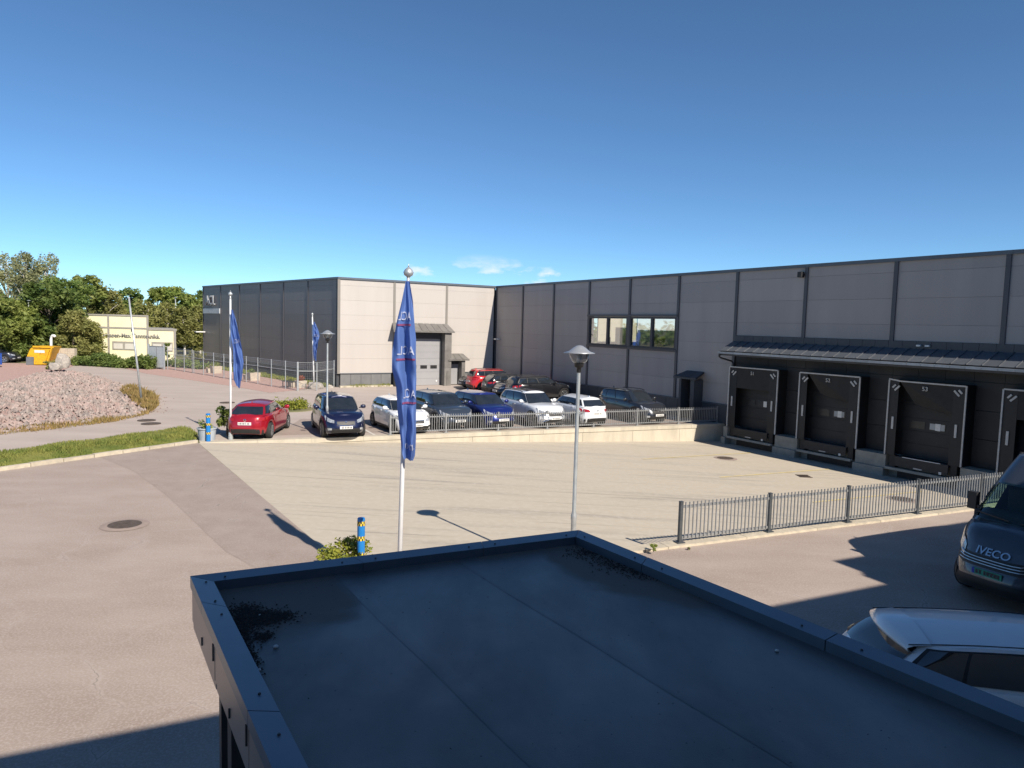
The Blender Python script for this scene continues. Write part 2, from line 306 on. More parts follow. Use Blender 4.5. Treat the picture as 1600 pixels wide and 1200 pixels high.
def flat(name, pts, z, material, kind='structure', parent=None, grid=None):
    b = MB(); b.add([Vector((p[0], p[1], z)) for p in pts], [tuple(range(len(pts)))])
    me = b.mesh(name, material); bm = bmesh.new(); bm.from_mesh(me); bmesh.ops.triangulate(bm, faces=bm.faces[:]); bmesh.ops.recalc_face_normals(bm, faces=bm.faces[:])
    if bm.faces[0].normal.z < 0: bmesh.ops.reverse_faces(bm, faces=bm.faces[:])
    bm.to_mesh(me); bm.free(); o = link(name, me, parent)
    if kind: o['kind'] = kind
    return o
def inpoly(p, poly):
    c = False; n = len(poly)
    for i in range(n):
        a = poly[i]; b = poly[i - 1]
        if (a[1] > p[1]) != (b[1] > p[1]) and p[0] < (b[0] - a[0]) * (p[1] - a[1]) / (b[1] - a[1]) + a[0]: c = not c
    return c
def edgedist(p, poly):
    d = 1e9; P2 = Vector((p[0], p[1]))
    for i in range(len(poly)):
        a = Vector(poly[i][:2]); b = Vector(poly[i - 1][:2]); ab = b - a; t = max(0, min(1, (P2 - a).dot(ab) / max(ab.length_squared, 1e-9))); d = min(d, (P2 - a - ab * t).length)
    return d
def smooth01(t): t = max(0, min(1, t)); return t * t * (3 - 2 * t)
# ------------------------------------------------------------------ layout
u = az(-30.4925); v = az(59.5075); dd = az(-41.94); dn = az(-131.94)
K0 = Vector((-12.87, 52.49, 0)); K1 = K0 + v * 13.2
def WP(s, o, z): return K1 - u * s - v * o + UP * z
def BP(t, o, z): return K0 + v * t - u * o + UP * z
def DP(t, o, z): return K0 + dd * t + dn * o + UP * z
TL = Vector((-12.19, 27.53, 0)); BL = Vector((-2.68, 13.0, 0)); TR = WP(24.95, -.6, 0); BR = WP(42.3, -.6, 0)
nl = Vector((.8367, .5476, 0)).normalized()
def yz(p): return -.0369 * max(0, (Vector((p[0], p[1], 0)) - TL).dot(nl))
def GY(x, y):
    p = G(x, y, 0)
    for _ in range(6): p = G(x, y, yz(p))
    return p

# ------------------------------------------------------------------ ground, road, yard
b = MB(); far = 1800; O = [(-far, far, 0), (far, far, 0), (far, -far, 0), (-far, -far, 0)]; I = [TL, TR, BR, BL]
b.add([Vector(p) for p in O] + I, [(4, 5, 1, 0), (5, 6, 2, 1), (6, 7, 3, 2), (7, 4, 0, 3)])
tag(b.build('ground', 'soil'), kind='structure')
kd = Vector((-3.51, -5.93, 0)).normalized()
flat('front_asphalt', [TL + nl * -.02, BL, Vector((3.9, 15.95, 0)), BR, BR + Vector((8, 4, 0)), (60, -15, 0), (-60, -40, 0), TL + kd * 55], .004, 'asphalt')
flat('asphalt_patch', [G(150, 712), G(310, 693.5), G(524, 873), G(430, 905), G(352, 862), G(300, 812), G(262, 776), G(212, 738)], .008, 'asphalt_patch')
roadp = [G(-420, 760), G(0, 709.6), G(90, 696), G(198, 682.6), G(292, 670), G(308, 676), TL + Vector((0, .1, 0)), TR + u * .05, WP(10, .1, 0), WP(0, .1, 0), BP(.1, .05, 0), DP(.5, .6, 0), G(465, 609.5), G(421, 613.7), G(358, 602.8), G(281, 591.5), G(227, 583.6), G(196, 576), G(120, 569), G(-60, 566), G(-60, 562), G(-500, 590), G(-500, 720)]
flat('road', roadp, .004, 'road_asphalt')
lotp = [TL + Vector((.1, .1, 0)), TR + u * .05, WP(10, .1, 0), WP(0, .1, 0), BP(.1, .05, 0), G(500, 612), G(488, 640), G(455, 662), G(330, 676)]
flat('parking_asphalt', [G(470, 655), TL + Vector((2.2, 2.2, 0)), TR + u * .25 - v * .3, WP(12, .3, 0), G(700, 640), G(585, 655)], .008, 'asphalt_patch')
flat('red_gravel_strip', [G(196, 576), G(227, 583.6), G(281, 591.5), G(358, 602.8), G(421, 613.7), G(466, 610), DP(1.2, 1.0, 0), DP(14, 1.2, 0), DP(29, 1.2, 0), DP(45, 1.5, 0), G(235, 569)], .010, 'red_gravel')
flat('red_yard', [G(-200, 640), G(0, 600), G(60, 585), G(95, 580), G(120, 569.5), G(-60, 566), G(-300, 575)], .012, 'red_gravel')
flat('grass_strip', [DP(.6, .12, 0), DP(.6, 1.0, 0), DP(14, 1.2, 0), DP(29, 1.2, 0), DP(29, .12, 0)], .016, 'grass')
# loading yard: sloping concrete slabs with open joints
b = MB(); b.cur = 0; NU, NV = 6, 5
def yq(a, c):
    p = lerp(lerp(TL, TR, a), lerp(BL, BR, a), c); return Vector((p.x, p.y, yz(p)))
slab_root = None
yb = MB(); yb.grid([[yq(i / 12, j / 8) for i in range(13)] for j in range(9)]); yb.f = [tuple(reversed(f)) for f in yb.f]; yard = tag(yb.build('loading_yard', 'yard_concrete'), kind='structure')
def strip_line(name, a, c, w, material, dz=.012):
    a = Vector((a.x, a.y, yz(a) if abs(a.z) > 1e-6 else 0)); d = (c - a); d.z = 0; d.normalize(); s_ = d.cross(UP) * w / 2
    MBx = MB(); n = 1; MBx.add([a - s_ + UP * dz, c - s_ + UP * dz, c + s_ + UP * dz, a + s_ + UP * dz], [(3, 2, 1, 0)])
    return tag(MBx.build(name, material), kind='structure')
for p, q in (((1005, 717.5), (1178, 707.5)), ((1125, 746), (1300, 733)), ((1270, 785), (1440, 768))):
    strip_line('yellow_bay_line', GY(*p), GY(*q), .10, 'yellow_line')
for p, q in (((560, 666), (585, 680)), ((1028, 657), (1062, 651))):
    a_, b_ = G(*p), G(*q); strip_line('white_bay_line', a_, b_, .12, 'white_line', .014)

# manhole covers
def manhole(p, r, label, square=False, frame=True):
    root = empty('manhole_cover', p, label, 'manhole cover', 'manhole covers and drains')
    if square:
        b = MB()
        for k in range(6): b.box((-.2 + k * .08, 0, .012), (.035, .44, .02))
        b.box((0, .23, .012), (.5, .03, .02)); b.box((0, -.23, .012), (.5, .03, .02)); b.build('grate', 'iron', root, local=True); return root
    if frame: MB().lathe([(r * 1.0, .022), (r * 1.12, .022), (r * 1.45, .006)], 28).build('collar', 'iron_frame', root, local=True)
    b = MB(); b.lathe([(0.001, .026), (r * .99, .026), (r * .99, .0)], 28)
    for k in range(10):
        for j in range(3): a = k * math.pi / 5 + j * .3; rr_ = r * (.25 + .28 * j); b.box((rr_ * math.cos(a), rr_ * math.sin(a), .029), (.05, .05, .006))
    b.build('lid', 'iron', root, local=True); return root
manhole(G(195, 821) + UP * .008, .36, 'round rusty manhole cover in the front asphalt left of the canopy')
manhole(GY(1133, 716.5) + UP * .004, .36, 'round brown manhole cover on the concrete yard near the first dock')
manhole(GY(1410, 781) + UP * .004, .36, 'round manhole cover on the yard seen through the near fence')
manhole(GY(1256, 744.5) + UP * .004, .2, 'small square drain grate on the concrete yard', square=True)
manhole(G(236, 662.5) + UP * .004, .42, 'dark manhole cover on the road, nearer one of the pair beside the stone heap', frame=False)
manhole(G(229, 657.3) + UP * .004, .40, 'dark manhole cover on the road, farther one of the pair beside the stone heap', frame=False)
manhole(G(355, 629.5) + UP * .004, .42, 'dark manhole cover on the road behind the left flagpole', frame=False)

# ------------------------------------------------------------------ kerbs and retaining walls
def pieces(root, name, a, c, n, h0f, h1, thick, material, side, gap=.008, jitter=0.0):
    for i in range(n):
        p = lerp(a, c, i / n); q = lerp(a, c, (i + 1) / n); d = (q - p).normalized(); p = p + d * gap; q = q - d * gap; s_ = side * thick; jj = random.uniform(-jitter, jitter)
        z0p, z0q = h0f(p), h0f(q)
        MB().hexa([Vector((p.x, p.y, z0p)), Vector((q.x, q.y, z0q)), Vector((q.x + s_.x, q.y + s_.y, z0q)), Vector((p.x + s_.x, p.y + s_.y, z0p)),
                   Vector((p.x, p.y, h1 + jj)), Vector((q.x, q.y, h1 + jj)), Vector((q.x + s_.x, q.y + s_.y, h1 + jj)), Vector((p.x + s_.x, p.y + s_.y, h1 + jj))]).build(name, material, root)
kr = empty('kerb', TL, 'pale concrete kerb between front asphalt and the grass verge', 'kerb')
kn = Vector((-kd.y, kd.x, 0)); kn = -kn if kn.x > 0 else kn
pieces(kr, 'kerb_stone', TL + kd * 26, TL + kn * .02, 26, lambda p: -.1, .12, .16, 'kerb_concrete', kn, .012, .012)
fl = (TR - TL); fl.z = 0; fl.normalize(); fnr = Vector((-fl.y, fl.x, 0))
rw = empty('retaining_wall', TL, 'low beige concrete retaining wall below the car park railing', 'retaining wall')
WR0, WR1 = TL + fl * .05, WP(25.2, .0, 0)
pieces(rw, 'wall_block', WR0 + fnr * -.015, WR1 + fnr * -.015, 9, lambda p: yz(p) - .1, -.17, .35, 'wall_concrete', fnr, .006)
pieces(rw, 'coping_beam', WR0 + fnr * -.05, WR1 + fnr * -.05, 12, lambda p: -.162, .015, .42, 'wall_concrete', fnr, .004)
nw = empty('retaining_kerb', BL, 'pale concrete edge wall carrying the near railing', 'retaining wall')
N0, N1 = BL, Vector((3.9, 15.95, 0)); ndir = (Vector((11.16, 19.21, 0)) - N1).normalized(); nside = Vector((ndir.y, -ndir.x, 0))
NE_ = N1 + ndir * 17.6; NS_ = N1 - ndir * 7.2
pieces(nw, 'edge_beam', NS_ + nside * -.14, NE_ + nside * -.14, 11, lambda p: yz(p) - .1, .06, .36, 'kerb_concrete', nside, .006)

# ------------------------------------------------------------------ railings
def railing(name, a, c, nb, label, h=.95, pitch=.11, base=.08, post='fence_steel', extra=0):
    root = empty(name, a, label, 'railing'); d = (c - a); L = d.length; d.normalize(); sd_ = d.cross(UP); rz = math.atan2(d.y, d.x); bay = L / nb
    pm = MB(); pm.box((0, 0, h / 2), (.075, .075, h)); pm.box((0, 0, h + .006), (.085, .085, .012)); pm.box((0, 0, .012), (.2, .17, .024)); pm.box((.07, .06, .03), (.02, .02, .015)); pm.box((-.07, -.06, .03), (.02, .02, .015))
    pme = pm.mesh('post', post); bme = MB().box((0, 0, h / 2 + .04), (.024, .024, h - .1)).mesh('baluster', 'fence_steel')
    rme = MB().box((0, 0, 0), (bay - .08, .035, .055)).mesh('rail', 'fence_steel')
    for i in range(nb + 1): link('post', pme, root, a + d * (bay * i) + UP * base, rz)
    for i in range(nb):
        mid = a + d * (bay * (i + .5))
        link('rail', rme, root, mid + UP * (base + h - .12), rz); link('rail', rme, root, mid + UP * (base + .12), rz)
        n = int(bay / pitch)
        for k in range(1, n): link('baluster', bme, root, a + d * (bay * i + bay * k / n) + sd_ * .03 + UP * base, rz)
    return root
FA = G(610, 680); FA = TL + fl * (FA - TL).dot(fl) + fnr * .12; FB = WP(25.25, .1, 0); FB = TL + fl * (FB - TL).dot(fl) + fnr * .12
railing('railing', FA, FB, 7, 'long grey steel railing on the retaining wall in front of parked cars', h=.86, base=.02)
railing('railing', N1 + nside * .04, N1 + ndir * 15.9 + nside * .04, 6, 'near grey steel railing beside the dark van', h=.95, base=.06, post='fence_post_dark')

# ------------------------------------------------------------------ warehouse
wh = empty('warehouse', K1, 'long L-shaped warehouse with grey and beige metal panels and loading docks', 'warehouse')
pcache = {}
def slab(name, material, c, dirv, w, t, h):
    key = (name, material, round(w, 3), round(t, 3), round(h, 3))
    if key not in pcache: pcache[key] = MB().box((0, 0, 0), (w, t, h)).mesh(name, material)
    return link(name, pcache[key], wh, c, math.atan2(dirv.y, dirv.x))
HT = 8.05; rows = [1.03, 2.11, 3.19, 4.27, 5.35, 6.43, 7.51, HT - .10]
def bay(fn, dirv, a, c, z0, z1, material, off=.0, pt=.07):
    for r0, r1 in zip(rows, rows[1:]):
        lo, hi = max(r0, z0), min(r1, z1)
        if hi - lo < .06: continue
        slab('wall_panel', material, fn((a + c) / 2, off - pt / 2, (lo + hi) / 2), dirv, c - a, pt, hi - lo - .007)
# backing walls (behind the panels)
def backing(fn, a, c, z0, z1, o=-.2, th=.12):
    p, q = fn(a, o, 0), fn(c, o, 0); MB().bar(Vector((p.x, p.y, (z0 + z1) / 2)), Vector((q.x, q.y, (z0 + z1) / 2)), th, z1 - z0).build('inner_wall', 'dark_metal', wh)
backing(WP, 0, 13.1, -.9, HT - .1); backing(WP, 13.1, 21.2, -.9, 3.74); backing(WP, 13.1, 21.2, 5.64, HT - .1); backing(WP, 21.2, 47, -.9, HT - .1)
backing(BP, -.1, 13.2, 0, HT - .1); backing(DP, 0, 28.8, 0, HT - .1)
S = [0.02, 4.30, 8.60, 12.90, 17.11, 21.39, 25.64, 29.78, 34.09, 38.30, 42.6, 46.9]
for k, (a, c) in enumerate(zip(S, S[1:])):
    if k in (3, 4): bay(WP, -u, a, c, 1.03, 3.72, 'panel_grey'); bay(WP, -u, a, c, 5.66, HT, 'panel_grey')
    elif k < 6: bay(WP, -u, a, c, 1.03, HT, 'panel_grey')
    else: bay(WP, -u, a, c, 4.69, HT, 'panel_grey')
for k, s in enumerate(S):
    z0 = 1.0 if k < 7 else 4.66
    if k in (4,): 
        slab('pilaster', 'strip_dark', WP(s, .03, (1.0 + 3.72) / 2), -u, .17, .06, 2.72); slab('pilaster', 'strip_dark', WP(s, .03, (5.64 + HT - .1) / 2), -u, .17, .06, HT - 5.74)
    else: slab('pilaster', 'strip_dark', WP(s + (.09 if k == 0 else 0), .03, (z0 + HT - .1) / 2), -u, .17, .06, HT - .1 - z0)
BT = [.12, 4.33, 8.72, 13.0]
for k, (a, c) in enumerate(zip(BT, BT[1:])):
    if k == 1: bay(BP, v, a, c, 4.7, HT, 'panel_beige')
    else: bay(BP, v, a, c, 1.03, HT, 'panel_beige')
for t in BT[1:3]: slab('pilaster', 'strip_brown', BP(t, .02, (4.6 + HT - .1) / 2), v, .17, .05, HT - 4.7)
slab('corner_trim', 'strip_brown', BP(.02, .025, HT / 2 + .45), v, .2, .06, HT - 1.1)
slab('corner_trim', 'strip_dark', DP(.12, .03, HT / 2 + .45), dd, .26, .06, HT - 1.1)
DT = [.2, 4.95, 9.43, 14.17, 18.98, 23.8, 28.7]
for a, c in zip(DT, DT[1:]): bay(DP, dd, a, c, 1.03, HT, 'panel_dark')
for t in DT[1:] : slab('pilaster', 'strip_dark', DP(t, .02, (1.0 + HT - .1) / 2), dd, .11, .05, HT - 1.1)
# roof edge copings
for fn, a, c, n, dirv in ((WP, -.06, 47, 11, -u), (BP, -.06, 13.14, 3, v), (DP, -.06, 28.76, 6, dd)):
    for i in range(n):
        x0, x1 = lerp(a, c, i / n), lerp(a, c, (i + 1) / n); slab('roof_coping', 'coping', fn((x0 + x1) / 2, -.14, HT - .03 + (.004 if fn is BP else .008 if fn is DP else 0)), dirv, x1 - x0 - .006, .46, .15)
# plinths
for fn, a, c, w, dirv, m_ in ((WP, 0.1, 25.45, .95, -u, 'plinth_dark'), (DP, .1, 28.6, .95, dd, 'plinth_dark')):
    n = round((c - a) / w)
    for i in range(n): slab('plinth_panel', m_, fn(lerp(a, c, (i + .5) / n), .02, .49), dirv, (c - a) / n - .02, .07, .98)
    slab('plinth_flashing', 'coping', fn((a + c) / 2, .04, 1.005), dirv, c - a, .14, .035)
for a, c in ((.15, 4.1), (10.3, 13.1)):
    n = round((c - a) / .75)
    for i in range(n): slab('plinth_panel', 'plinth_grey', BP(lerp(a, c, (i + .5) / n), .025, .49), v, (c - a) / n - .02, .07, .98)
    slab('plinth_flashing', 'coping', BP((a + c) / 2, .05, 1.005), v, c - a, .15, .035)
slab('foot_kerb', 'kerb_concrete', BP(2.1, .25, .06), v, 4.1, .3, .12)
# roof over both wings, with an added opening that lets daylight into the office
def quad(name, pts, material):
    bq = MB(); bq.hexa([p - UP * .12 for p in pts] + list(pts)); return bq.build(name, material, wh)
ZR = 7.78
def WQ(s, d): p = WP(s, -d, ZR); return p
for a, c, d0, d1 in ((0, 13.4, .3, 5), (13.4, 20.9, .3, .7), (20.9, 47, .3, 5), (0, 47, 5, 34)):
    quad('roof_deck', [WQ(c, d0), WQ(c, d1), WQ(a, d1), WQ(a, d0)], 'felt')
De = DP(28.7, -.3, ZR); Kz = K0 + UP * ZR + u * .3
quad('roof_deck', [Kz, K1 + UP * ZR + u * .3 + v * 34, De + v * 50, De], 'felt')
for p, q in ((WP(47, -.2, 0), WP(47, -34, 0)), (WP(47, -34, 0), K1 + v * 34), (DP(28.7, -.1, 0), DP(28.7, -.1, 0) + v * 50)):
    MB().bar(p + UP * 4, q + UP * 4, .15, 7.8).build('end_wall', 'panel_dark', wh)

# office windows
def window(s0, s1, sm, parent=wh):
    z0, z1 = 3.74, 5.63; f = MB()
    for a, c in ((s0, s0 + .11), (s1 - .11, s1), (sm - .09, sm + .09)): f.box(WP((a + c) / 2, -.03, (z0 + z1) / 2), (c - a, .16, z1 - z0), (-u, -v, UP))
    f.box(WP((s0 + s1) / 2, -.0301, z1 - .06), (s1 - s0 - .002, .158, .12), (-u, -v, UP)); f.box(WP((s0 + s1) / 2, -.0301, z0 + .06), (s1 - s0 - .002, .158, .12), (-u, -v, UP)); f.box(WP((s0 + s1) / 2, .07, z0 + .01), (s1 - s0 + .1, .12, .04), (-u, -v, UP))
    w = f.build('window', 'dark_metal', parent)
    for a, c in ((s0 + .1, sm - .08), (sm + .08, s1 - .1)): MB().add([WP(a, -.05, z0 + .1), WP(c, -.05, z0 + .1), WP(c, -.05, z1 - .1), WP(a, -.05, z1 - .1)], [(3, 2, 1, 0)]).build('pane', 'window_glass', w)
    return w
window(12.93, 16.98, 14.98); window(17.22, 21.30, 19.22)
slab('window_pier', 'strip_dark', WP(17.1, .0, 4.685), -u, .24, .12, 1.9)
slab('window_header', 'strip_dark', WP(17.11, .05, 5.70), -u, 8.62, .09, .12); slab('window_footer', 'strip_dark', WP(17.11, .05, 3.68), -u, 8.62, .09, .12)
rm = tag(MB().box(WP(17.15, -2.6, 3.4), (8.0, 4.4, .1), (-u, -v, UP)).build('office_floor', 'room_floor', wh), label='office floor behind the windows')
MB().box(WP(17.15, -4.75, 5.2), (8.0, .1, 3.6), (-u, -v, UP)).build('office_wall', 'room_white', wh)
MB().box(WP(13.25, -2.6, 5.2), (.1, 4.2, 3.6), (-u, -v, UP)).build('office_wall', 'room_yellow', wh); MB().box(WP(21.05, -2.6, 5.2), (.1, 4.2, 3.6), (-u, -v, UP)).build('office_wall', 'room_white', wh)
MB().box(WP(17.15, -2.4, 5.2), (.1, 3.6, 3.6), (-u, -v, UP)).build('office_wall', 'room_white', wh)
for s_, z_ in ((18.9, 5.1), (19.9, 5.1)):
    p_ = MB().box(WP(s_, -4.66, z_), (.62, .04, .62), (-u, -v, UP)).build('picture_frame', 'white_paint', wh); MB().box(WP(s_, -4.63, z_), (.36, .03, .40), (-u, -v, UP)).build('picture', 'picture_black', p_)
for s_, w_, d_, h_, m_ in ((14.6, .9, -1.5, 1.5, 'room_yellow'), (15.7, 1.0, -3.2, 1.0, 'room_white'), (16.4, .5, -1.2, .6, 'room_white'), (20.4, .9, -3.9, 1.25, 'room_yellow'), (20.6, .8, -1.3, .65, 'box_orange'), (18.55, .5, -1.2, 1.0, 'paint_navy'), (19.9, .5, -1.8, .55, 'leaf_dark')):
    MB().box(WP(s_, d_, 3.45 + h_ / 2 + .003), (w_, .4, h_), (-u, -v, UP)).build('office_cabinet', m_, wh)
def leafball(b, c, r, n, size, flatz=1.0):
    for _ in range(n):
        d = Vector((random.gauss(0, 1), random.gauss(0, 1), random.gauss(0, 1))).normalized() * (r * random.random() ** .4); d.z *= flatz
        p = c + d; a = Vector((random.gauss(0, 1), random.gauss(0, 1), random.gauss(0, .6))).normalized(); t = a.cross(Vector((random.gauss(0, 1), random.gauss(0, 1), random.gauss(0, 1)))).normalized(); s = size * random.uniform(.6, 1.3)
        b.add([p - a * s, p + t * s * .45, p + a * s, p - t * s * .45], [(0, 1, 2, 3)])
b = MB(); leafball(b, WP(18.8, -1.0, 4.2), .38, 160, .09); b.build('office_plant', 'leaf_green', wh)

# loading-dock side: dark wall, canopy, shelters
a_, c_ = 25.72, 47
n = 20
for i in range(n):
    s_ = lerp(a_, c_, (i + .5) / n)
    for z0, z1 in ((.02, 1.08), (1.1, 2.16), (2.18, 3.24), (3.26, 4.34)): slab('dock_wall_panel', 'dock_wall', WP(s_, -.04, (z0 + z1) / 2), -u, (c_ - a_) / n - .01, .07, z1 - z0)
n = 36
for i in range(n): slab('canopy_flashing', 'plinth_dark', WP(lerp(a_, c_, (i + .5) / n), .05, 4.52), -u, (c_ - a_) / n - .012, .05, .33)
cpy = tag(MB().bar(WP(25.66, .55, 3.9), WP(47, .55, 3.9), .9, .05, (UP * 1.0 - v * .46).normalized()).build('dock_canopy', 'dark_metal', wh), label='sheet metal canopy above the loading docks')
EO = 1.1
n = 39; w = (c_ - 25.62) / n
sl = (WP(0, EO, 3.84) - WP(0, .03, 4.34)); nn = (-v * .5 + UP * 1.03).normalized()
sm_ = MB(); Ls = sl.length
sm_.box((0, 0, 0), (w - .004, Ls, .012)); sm_.box((-w / 2 + .012, 0, .022), (.02, Ls, .035)); sme = sm_.mesh('roof_sheet', 'roof_sheet')
for i in range(n):
    o = link('roof_sheet', sme, cpy, (WP(25.62 + (i + .5) * w, EO, 3.84) + WP(25.62 + (i + .5) * w, .03, 4.34)) / 2 + nn * .06)
    Y = sl.normalized(); X = -u; Z = X.cross(Y)
    if Z.z < 0: X = u; Z = X.cross(Y)
    o.rotation_euler = Matrix((X, Y, Z)).transposed().to_euler()
    slab('gutter_piece', 'gutter_metal', WP(25.62 + (i + .5) * w, EO + .05, 3.80), -u, w - .012, .11, .10).parent = cpy
for o in [o for o in wh.children if o.name.startswith('gutter_piece')]: pass
for o in cpy.children:
    o.matrix_parent_inverse = world(cpy).inverted()
MB().bar(WP(25.6, EO - .06, 3.70), WP(47, EO - .06, 3.70), .06, .08).build('canopy_fascia', 'dark_metal', cpy)
MB().tube([WP(25.66, EO, 3.76), WP(25.66, EO, 3.60), WP(25.68, EO - .12, 3.52), WP(25.7, .25, 3.36), WP(25.7, .1, 3.25), WP(25.7, .1, 0.0)], .045, 8).build('downpipe', 'dark_metal', cpy)
MB().bar(WP(25.66, .1, 4.1), WP(25.66, EO - .05, 3.74), .03, .22, UP).build('canopy_end', 'dark_metal', cpy)
for s_ in (35.3, 35.65, 39.2): MB().box(WP(s_, .12, 4.52), (.16, .12, .07), (-u, -v, UP)).build('dock_lamp', 'white_paint', wh)
b = MB(); b.box(WP(29.55, .16, 7.62), (.2, .22, .26), (-u, -v, UP)); b.box(WP(29.62, .05, 7.62), (.06, .08, .1), (-u, -v, UP)); b.build('wall_speaker', 'black_plastic', wh)
b = MB(); b.box(WP(.75, .25, 3.75), (.34, .4, .09), (-u, -v, UP)); b.build('wall_lamp', 'white_paint', wh)
b = MB(); b.box(DP(28.3, .5, 3.4), (.5, .9, .1), (dd, dn, UP)); b.build('wall_lamp', 'white_paint', wh)
text_on('ACL', 1.35, 'sign_letters', 'gutter_metal', DP(26.3, .06, 6.55), -dd, wh, thick=.12)
slab('sign_board', 'sign_silver', DP(26.1, .09, 5.55), dd, 4.6, .08, .5)
# concrete dock base
MB().bar(WP(25.7, .12, -.5), WP(47, .12, -.5), .4, 1.0).build('dock_base', 'dock_concrete', wh)
DS = [25.98, 30.2, 34.5, 38.75]
def dock(s0, num, sag):
    W_, H_, o = 3.04, 3.07, .62; X = (-u, -v, UP); s1 = s0 + W_
    fr = MB()
    for s_ in (s0 + .03, s1 - .03): fr.box(WP(s_, o / 2 - .01, .02 + H_ / 2), (.05, o - .02, H_), X)
    fr.box(WP((s0 + s1) / 2, o / 2 - .01, H_), (W_ - .12, o - .02, .05), X)
    sh = fr.build('dock_shelter', 'dock_rubber', wh)
    sl_, sr_ = (.5, .52) if not sag else (.42, .5)
    zb = 2.02 if not sag else 1.95
    for a, c in ((s0, s0 + sl_), (s1 - sr_, s1)):
        MB().box(WP((a + c) / 2, o + .012, H_ / 2 + .02), (c - a - .004, .02, H_), X).build('side_curtain', 'dock_rubber', sh)
    if not sag: MB().box(WP((s0 + sl_ + s1 - sr_) / 2, o + .004, (zb + H_) / 2 + .03), (W_ - sl_ - sr_ + .1, .02, H_ - zb), X).build('head_curtain', 'dock_fabric', sh)
    else:
        q = [(s0 + sl_ + .0, H_ + .02), (s0 + sl_ + .55, zb + .25), (s0 + sl_ + .8, zb + .15), (s1 - sr_ - .25, zb), (s1 - sr_ + .04, zb + .04), (s1 - sr_ + .04, H_ + .02)]
        m_ = MB(); dep = [.0, -.22, -.18, -.1, .0, .0]; f0 = [WP(a, o + .004 + d_, z) for (a, z), d_ in zip(q, dep)]; f1 = [p + v * .02 for p in f0]; n_ = len(q)
        m_.add(f0 + f1, [tuple(range(n_)), tuple(range(2 * n_ - 1, n_ - 1, -1))] + [(i, i + n_, (i + 1) % n_ + n_, (i + 1) % n_) for i in range(n_)]); m_.build('head_curtain', 'dock_fabric', sh)
    for s_ in (s0 + .02, s1 - .02): MB().box(WP(s_, o + .035, .02 + H_ / 2), (.055, .05, H_), X).build('white_edge', 'marker_grey', sh)
    if sag == 2:
        MB().bar(WP(s0, o + .035, H_ + .06), WP(s0 + .48, o + .02, H_ + .0), .05, .055).build('white_edge', 'marker_grey', sh); MB().bar(WP(s0 + .48, o + .035, H_), WP(s1 - .05, o + .035, H_), .05, .055).build('white_edge', 'marker_grey', sh)
    else: MB().box(WP((s0 + s1) / 2, o + .035, H_ + .022), (W_ - .06, .05, .055), X).build('white_edge', 'marker_grey', sh)
    for s_ in (s0 + .26, s1 - .30):
        b = MB(); b.box(WP(s_, o + .04, 1.35), (.085, .025, .5), X); b.lathe([(.0425, -.0125), (.0425, .0125)], 8); b.build('marker_bar', 'marker_grey', sh)
    for s_, sg in ((s0 + .28, 1), (s1 - .28, -1)):
        for k in (0, 1):
            b = MB(); c0 = WP(s_ + sg * (-.05 + .13 * k), o + .04, H_ - .22 - .07 * k - .0); dr = (-u * sg + UP).normalized(); b.bar(c0 - dr * (.09 + .05 * k), c0 + dr * (.09 + .05 * k), .02, .07, dr.cross(v)); b.build('corner_marker', 'marker_grey', sh)
    text_on(num, .24, 'dock_number', 'marker_grey', WP((s0 + s1) / 2 - .05, o + .012, H_ - .24), -u, sh, thick=.012)
    # sectional door deep in the opening
    dr_ = MB(); z = 0.04
    dz = .52
    door = MB().box(WP((s0 + s1) / 2, .03, 1.1), (2.4, .03, 2.3), X).build('dock_door', 'dock_wall', wh)
    for k in range(4): MB().box(WP((s0 + s1) / 2, .055, .04 + dz * (k + .5)), (2.3, .03, dz - .015), X).build('door_section', 'dock_wall', door)
    MB().box(WP(s0 + .95, .075, 1.33), (.62, .02, .3), X).build('door_window', 'screen', door); MB().box(WP(s0 + 1.75, .075, 1.33), (.62, .02, .3), X).build('door_window', 'screen', door)
    if sag: MB().box(WP(s0 + 1.75, .09, 1.33), (.5 if sag == 1 else .58, .01, .24), X).build('door_sign', 'gutter_metal', door)
    MB().box(WP(s0 + 1.9 - (.12 if sag else 0), .1, 1.33), (.2, .012, .28), X).build('door_notice', 'white_paint', door)
    # leveller, bumpers, apron blocks
    lv = MB().box(WP((s0 + s1) / 2, .36, -.04), (2.1, .55, .08), X).build('dock_leveller', 'dark_metal', wh)
    MB().box(WP((s0 + s1) / 2, .645, -.20), (2.1, .04, .36), X).build('lip', 'black_plastic', lv); MB().box(WP((s0 + s1) / 2 - .1, .67, -.36), (.34, .012, .05), X).build('maker_plate', 'gutter_metal', lv); MB().box(WP(s1 - .75, .67, -.36), (.1, .012, .1), X).build('reflector', 'white_paint', lv)
    if sag == 2: MB().box(WP((s0 + s1) / 2, .66, .01), (1.5, .02, .025), X).build('lip_edge', 'white_paint', lv)
    for s_ in (s0 + .32, s1 - .30): MB().box(WP(s_, .46, -.24), (.24, .26, .52), X).build('dock_bumper', 'dock_rubber', lv)
    MB().box(WP((s0 + s1) / 2 - .05, .52, -.52), (2.75, .40, .10), X).build('apron_ledge', 'dock_concrete', wh)
    MB().box(WP((s0 + s1) / 2 + .05, .33, -.74), (2.3, .03, .34), X).build('service_slot', 'black_plastic', wh)
for s0, nm_, sg in zip(DS, ('51', '52', '53', '54'), (0, 1, 2, 0)): dock(s0, nm_, sg)
